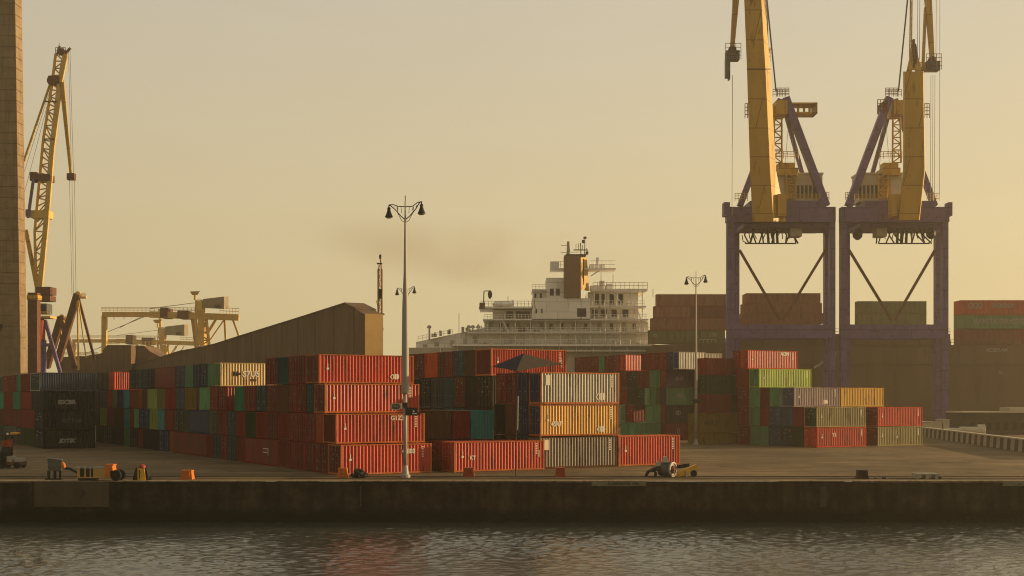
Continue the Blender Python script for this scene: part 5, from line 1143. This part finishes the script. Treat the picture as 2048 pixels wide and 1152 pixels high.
    if not headless:
        m = MB(); m.lattice(q_(1531, 130, -9), q_(1529, -60, -9), q_(1537, 130, -9), q_(1532, -60, -9), 26, .06, .1); m.build('ladder', M_RUSTY, bm)
        m = MB(); m.railing(q_(1531, 122, -9), q_(1541, 122, -9), 2.6, 3, .07); bxx(m, 1531, 1541, 122, 124, -9, -7); m.build('service_platform', M_YEL2, bm)
    else:
        m = MB(); m.lathe(q_(1522, 112, -11), [(.6, -.3), (2.4, -.25), (2.4, .25), (.6, .3)], n=22, axis=(1, -.12, 0)); bxx(m, 1519, 1525, 112, 146, -12.3, -11.4); B('boom_sheave', m, M_RUSTY)
        m = MB(); m.bar(W(1817, 150, Y - 12.4), W(1826, 96, Y - 11.6), 1.0, .7, w1=.5); m.bar(W(1838, 150, Y - 12.4), W(1830, 100, Y - 11.6), 1.3, .7, w1=.5); m.bar(W(1816, 138, Y - 12.2), W(1838, 138, Y - 12.2), .4); m.bar(W(1820, 124, Y - 12), W(1834, 124, Y - 12), .35); B('boom_head', m, M_YEL)
        m = MB(); m.lattice(q_(1526, 120, -10), q_(1524, -60, -10), q_(1530, 120, -10), q_(1527, -60, -10), 26, .06, .12); B('ladder', m, M_YEL)
        m = MB(); m.railing(q_(1504, 140, -12), q_(1516, 140, -12), 1.5, 3, .06); B('service_platform', m, M_YEL2)
    m = MB(); m.tube(q_(1552, 182, 3), q_(1528, -60, -6), .16); B('stay_rod', m, M_DARK)
    # rear arm and its counter block
    a, b, w0 = hook
    m = MB(); m.bar(W(a[0], a[1], Y - 12), W(b[0], b[1], Y - 12), 1.4, 1.2, w1=.8); 
    if headless: m.bar(W(1851, 15, Y - 12), W(1845.5, 142, Y - 12), .5)
    B('jib', m, M_YEL)
    m = MB(); c = W(b[0], b[1], Y - 12); m.box(c.x - 1.3, c.x + 1.3, c.y - 1, c.y + 1, c.z - 2.6, c.z - .8)
    if not mirror: m.box(c.x - 1.4, c.x - .5, c.y - .7, c.y + .7, c.z - 6, c.z - 2.4); m.box(c.x - .8, c.x - .5, c.y - .7, c.y + .7, c.z - 6.4, c.z - 5)
    B('counter_block', m, M_GREY)
    m = MB()
    z_ = c + Vector((-1.5, -1.2, -2.6)); m.railing(z_, z_ + Vector((3, 0, 0)), 3.1, 3, .06, rows=4); m.lathe(c + Vector((0, 0, -.5)), [(.3, -.6), (.8, -.4), (.8, .4), (.3, .6)], n=12, axis=(0, 1, 0)); B('block_cage', m, M_RUSTY)
    m = MB()
    for px, p0, p1 in w0: m.tube(W(px, p0, Y - 12), W(px - 1, p1, Y - 12), .05, n=4)
    B('hoist_rope', m, M_ROPE)
    m = MB()
    for a, b in (((1577, 214, 4), (1590, 330, 5)), ((1580, 214, 4), (1570, 330, 5)), ((1583, 240, 4), (1598, 330, 5))): m.tube(q_(*a), q_(*b), .04, n=4)
    B('backstay_rope', m, M_ROPE)
portal_crane('left of the twin purple portal cranes, boom running out of frame', 0, ((1476, -60), (1464.5, 95), [(1466, -60, 100), (1465, 150, 430)]), False)
portal_crane('right of the twin purple portal cranes, boom ending in a red sheave', 1, ((1852, -60), (1864, 116), [(1862, 150, 400), (1866, 150, 400), (1870, 150, 400), (1880, -60, 390), (1840, -60, 120), (1836, -60, 120), (1873, -60, 116)]), True)

# ------------------------------------------------------------------ air, light, camera
def volume_mat(name, dens, col, g):
    m = bpy.data.materials.new(name); m.use_nodes = True; nt = m.node_tree; nt.nodes.clear()
    out = nt.nodes.new('ShaderNodeOutputMaterial'); v = nt.nodes.new('ShaderNodeVolumePrincipled')
    v.inputs['Color'].default_value = (*col, 1); v.inputs['Density'].default_value = dens; v.inputs['Anisotropy'].default_value = g
    nt.links.new(v.outputs[0], out.inputs['Volume']); return m, nt, v
HAZE, _, _ = volume_mat('pale_haze', .00033, (.95, .85, .62), .62)
m = MB(); m.box(-420, 300, -60, 760, -8, 118)
structure(m.build('haze', HAZE), 'stuff')

SKY_MIX = .96
SKY_STOPS = [(0, (.455, .362, .188)), (.1, (.448, .370, .211)), (.2, (.425, .366, .245)), (.32, (.386, .348, .275)), (.55, (.51, .462, .365)), (.8, (.34, .325, .285)), (1, (.28, .275, .26))]
# brown smoke drifting from the funnel
def smoke():
    m, nt, v = volume_mat('brown_smoke', 0, (.42, .26, .13), .2); L = nt.links
    tc = nd(nt, 'ShaderNodeTexCoord')
    n = nd(nt, 'ShaderNodeTexNoise', Scale=.028, Detail=3.0, Roughness=.5, Distortion=.6); L.new(tc.outputs['Object'], n.inputs['Vector'])
    mp = nd(nt, 'ShaderNodeMapping'); mp.inputs['Scale'].default_value = (1/54, 1/13, 1/12); L.new(tc.outputs['Object'], mp.inputs['Vector'])
    ln = nd(nt, 'ShaderNodeVectorMath', operation='LENGTH'); L.new(mp.outputs[0], ln.inputs[0])
    fr = nd(nt, 'ShaderNodeMapRange', interpolation_type='SMOOTHSTEP'); fr.inputs['From Min'].default_value = 1.0; fr.inputs['From Max'].default_value = .25; L.new(ln.outputs['Value'], fr.inputs['Value'])
    nr = nd(nt, 'ShaderNodeMapRange', interpolation_type='SMOOTHSTEP'); nr.inputs['From Min'].default_value = .30; nr.inputs['From Max'].default_value = .80; L.new(n.outputs['Fac'], nr.inputs['Value'])
    k = nd(nt, 'ShaderNodeMath', operation='MULTIPLY'); L.new(fr.outputs[0], k.inputs[0]); L.new(nr.outputs[0], k.inputs[1])
    k2 = nd(nt, 'ShaderNodeMath', operation='MULTIPLY'); L.new(k.outputs[0], k2.inputs[0]); k2.inputs[1].default_value = SMOKE_D; L.new(k2.outputs[0], v.inputs['Density'])
    c = W(935, 505, 355); mb = MB(); mb.lathe((-54, 0, 0), [(.05, 0), (8, 7), (12.5, 23), (13.2, 54), (12.5, 85), (8, 101), (.05, 108)], n=20, axis=(1, 0, 0))
    o = bpy.data.objects.new('smoke', mb.mesh('smoke', m)); COL.objects.link(o); o.location = c; o.rotation_euler = (0, math.radians(6), 0)
    structure(o, 'stuff')
SMOKE_D = .042
smoke()
w = bpy.data.worlds.new('World'); SC.world = w; w.use_nodes = True; nt = w.node_tree
bg = nt.nodes['Background']
sky = nt.nodes.new('ShaderNodeTexSky'); sky.sky_type = 'NISHITA'; sky.sun_disc = False
sky.sun_elevation = math.radians(SUN_EL); sky.sun_rotation = math.radians(90 - SUN_AZ); sky.dust_density = 6; sky.air_density = 1.6; sky.ozone_density = .6; sky.altitude = 0
hs = nt.nodes.new('ShaderNodeMix'); hs.data_type = 'RGBA'; hs.blend_type = 'MULTIPLY'; hs.inputs[0].default_value = 1
hs.inputs[7].default_value = (.95, .80, .55, 1)
nt.links.new(sky.outputs[0], hs.inputs[6])
# dust-laden evening air: the sky colour by height above the horizon, over the Nishita sky
wtc = nt.nodes.new('ShaderNodeTexCoord'); wsp = nt.nodes.new('ShaderNodeSeparateXYZ'); nt.links.new(wtc.outputs['Generated'], wsp.inputs[0])
rp = ramp(nt, wsp.outputs['Z'], SKY_STOPS)
sclv = nt.nodes.new('ShaderNodeVectorMath'); sclv.operation = 'SCALE'; sclv.inputs['Scale'].default_value = 10.0
nt.links.new(rp.outputs['Color'], sclv.inputs[0])
mxw = nt.nodes.new('ShaderNodeMix'); mxw.data_type = 'RGBA'; mxw.inputs[0].default_value = SKY_MIX
nt.links.new(hs.outputs[2], mxw.inputs[6]); nt.links.new(sclv.outputs[0], mxw.inputs[7])
# the evening sky is brightest on the sun's side and falls off behind the camera
vd = nt.nodes.new('ShaderNodeVectorMath'); vd.operation = 'DOT_PRODUCT'; nt.links.new(wtc.outputs['Generated'], vd.inputs[0])
cm = nd(nt, 'ShaderNodeMapping'); cm.inputs['Scale'].default_value = (2.2, 2.2, 11); nt.links.new(wtc.outputs['Generated'], cm.inputs['Vector'])
cn = nd(nt, 'ShaderNodeTexNoise', Scale=1.6, Detail=5.0, Roughness=.55, Distortion=.8); nt.links.new(cm.outputs[0], cn.inputs['Vector'])
cr_ = ramp(nt, cn.outputs['Fac'], [(.3, (1.02, 1.012, 1.0)), (.7, (1.045, 1.05, 1.055))])
mc = nt.nodes.new('ShaderNodeMix'); mc.data_type = 'RGBA'; mc.blend_type = 'MULTIPLY'; mc.inputs[0].default_value = 1; nt.links.new(mxw.outputs[2], mc.inputs[6]); nt.links.new(cr_.outputs['Color'], mc.inputs[7]); vd.inputs[1].default_value = (.50, .866, 0)
rf = ramp(nt, vd.outputs['Value'], [(0, (.57, .565, .555)), (.25, (.60, .59, .58)), (.6, (.8, .8, .82)), (.8, (.92, .92, .93)), (.93, (1, 1, 1)), (1, (1.05, 1.05, 1.04))])
vm = nt.nodes.new('ShaderNodeMath'); vm.operation = 'MULTIPLY_ADD'; vm.inputs[1].default_value = .5; vm.inputs[2].default_value = .5
nt.links.new(vd.outputs['Value'], vm.inputs[0]); nt.links.new(vm.outputs[0], rf.inputs['Fac'])
mf = nt.nodes.new('ShaderNodeMix'); mf.data_type = 'RGBA'; mf.blend_type = 'MULTIPLY'; mf.inputs[0].default_value = 1
nt.links.new(mc.outputs[2], mf.inputs[6]); nt.links.new(rf.outputs['Color'], mf.inputs[7]); nt.links.new(mf.outputs[2], bg.inputs['Color'])
bg.inputs['Strength'].default_value = .10
sd = bpy.data.lights.new('sun', 'SUN'); sd.energy = 4.5; sd.angle = math.radians(.6); sd.color = (1, .70, .38)
so = bpy.data.objects.new('sun', sd); COL.objects.link(so)
dr = Vector((math.cos(math.radians(SUN_AZ))*math.cos(math.radians(SUN_EL)), math.sin(math.radians(SUN_AZ))*math.cos(math.radians(SUN_EL)), math.sin(math.radians(SUN_EL))))
so.rotation_euler = dr.to_track_quat('Z', 'Y').to_euler(); so.location = (150, 60, 90)

cam = bpy.data.cameras.new('camera'); co = bpy.data.objects.new('camera', cam); COL.objects.link(co)
co.location = (0, 0, CAMH); co.rotation_euler = (math.radians(90), 0, 0)
cam.sensor_width = 36; cam.lens = 36 * F / 2048; cam.shift_y = (HZ - 576) / 2048; cam.clip_end = 9000; cam.clip_start = 1
SC.camera = co
SC.view_settings.view_transform = 'Standard'; SC.view_settings.look = 'None'; SC.view_settings.exposure = .6; SC.view_settings.gamma = 1
cy = SC.cycles; cy.pixel_filter_type = 'BLACKMAN_HARRIS'; cy.filter_width = 1.1
cy.use_denoising = True; cy.volume_bounces = 1; cy.max_bounces = 6; cy.diffuse_bounces = 2; cy.glossy_bounces = 3; cy.volume_max_steps = 128
cy.use_adaptive_sampling = False
print('containers', NCONT)
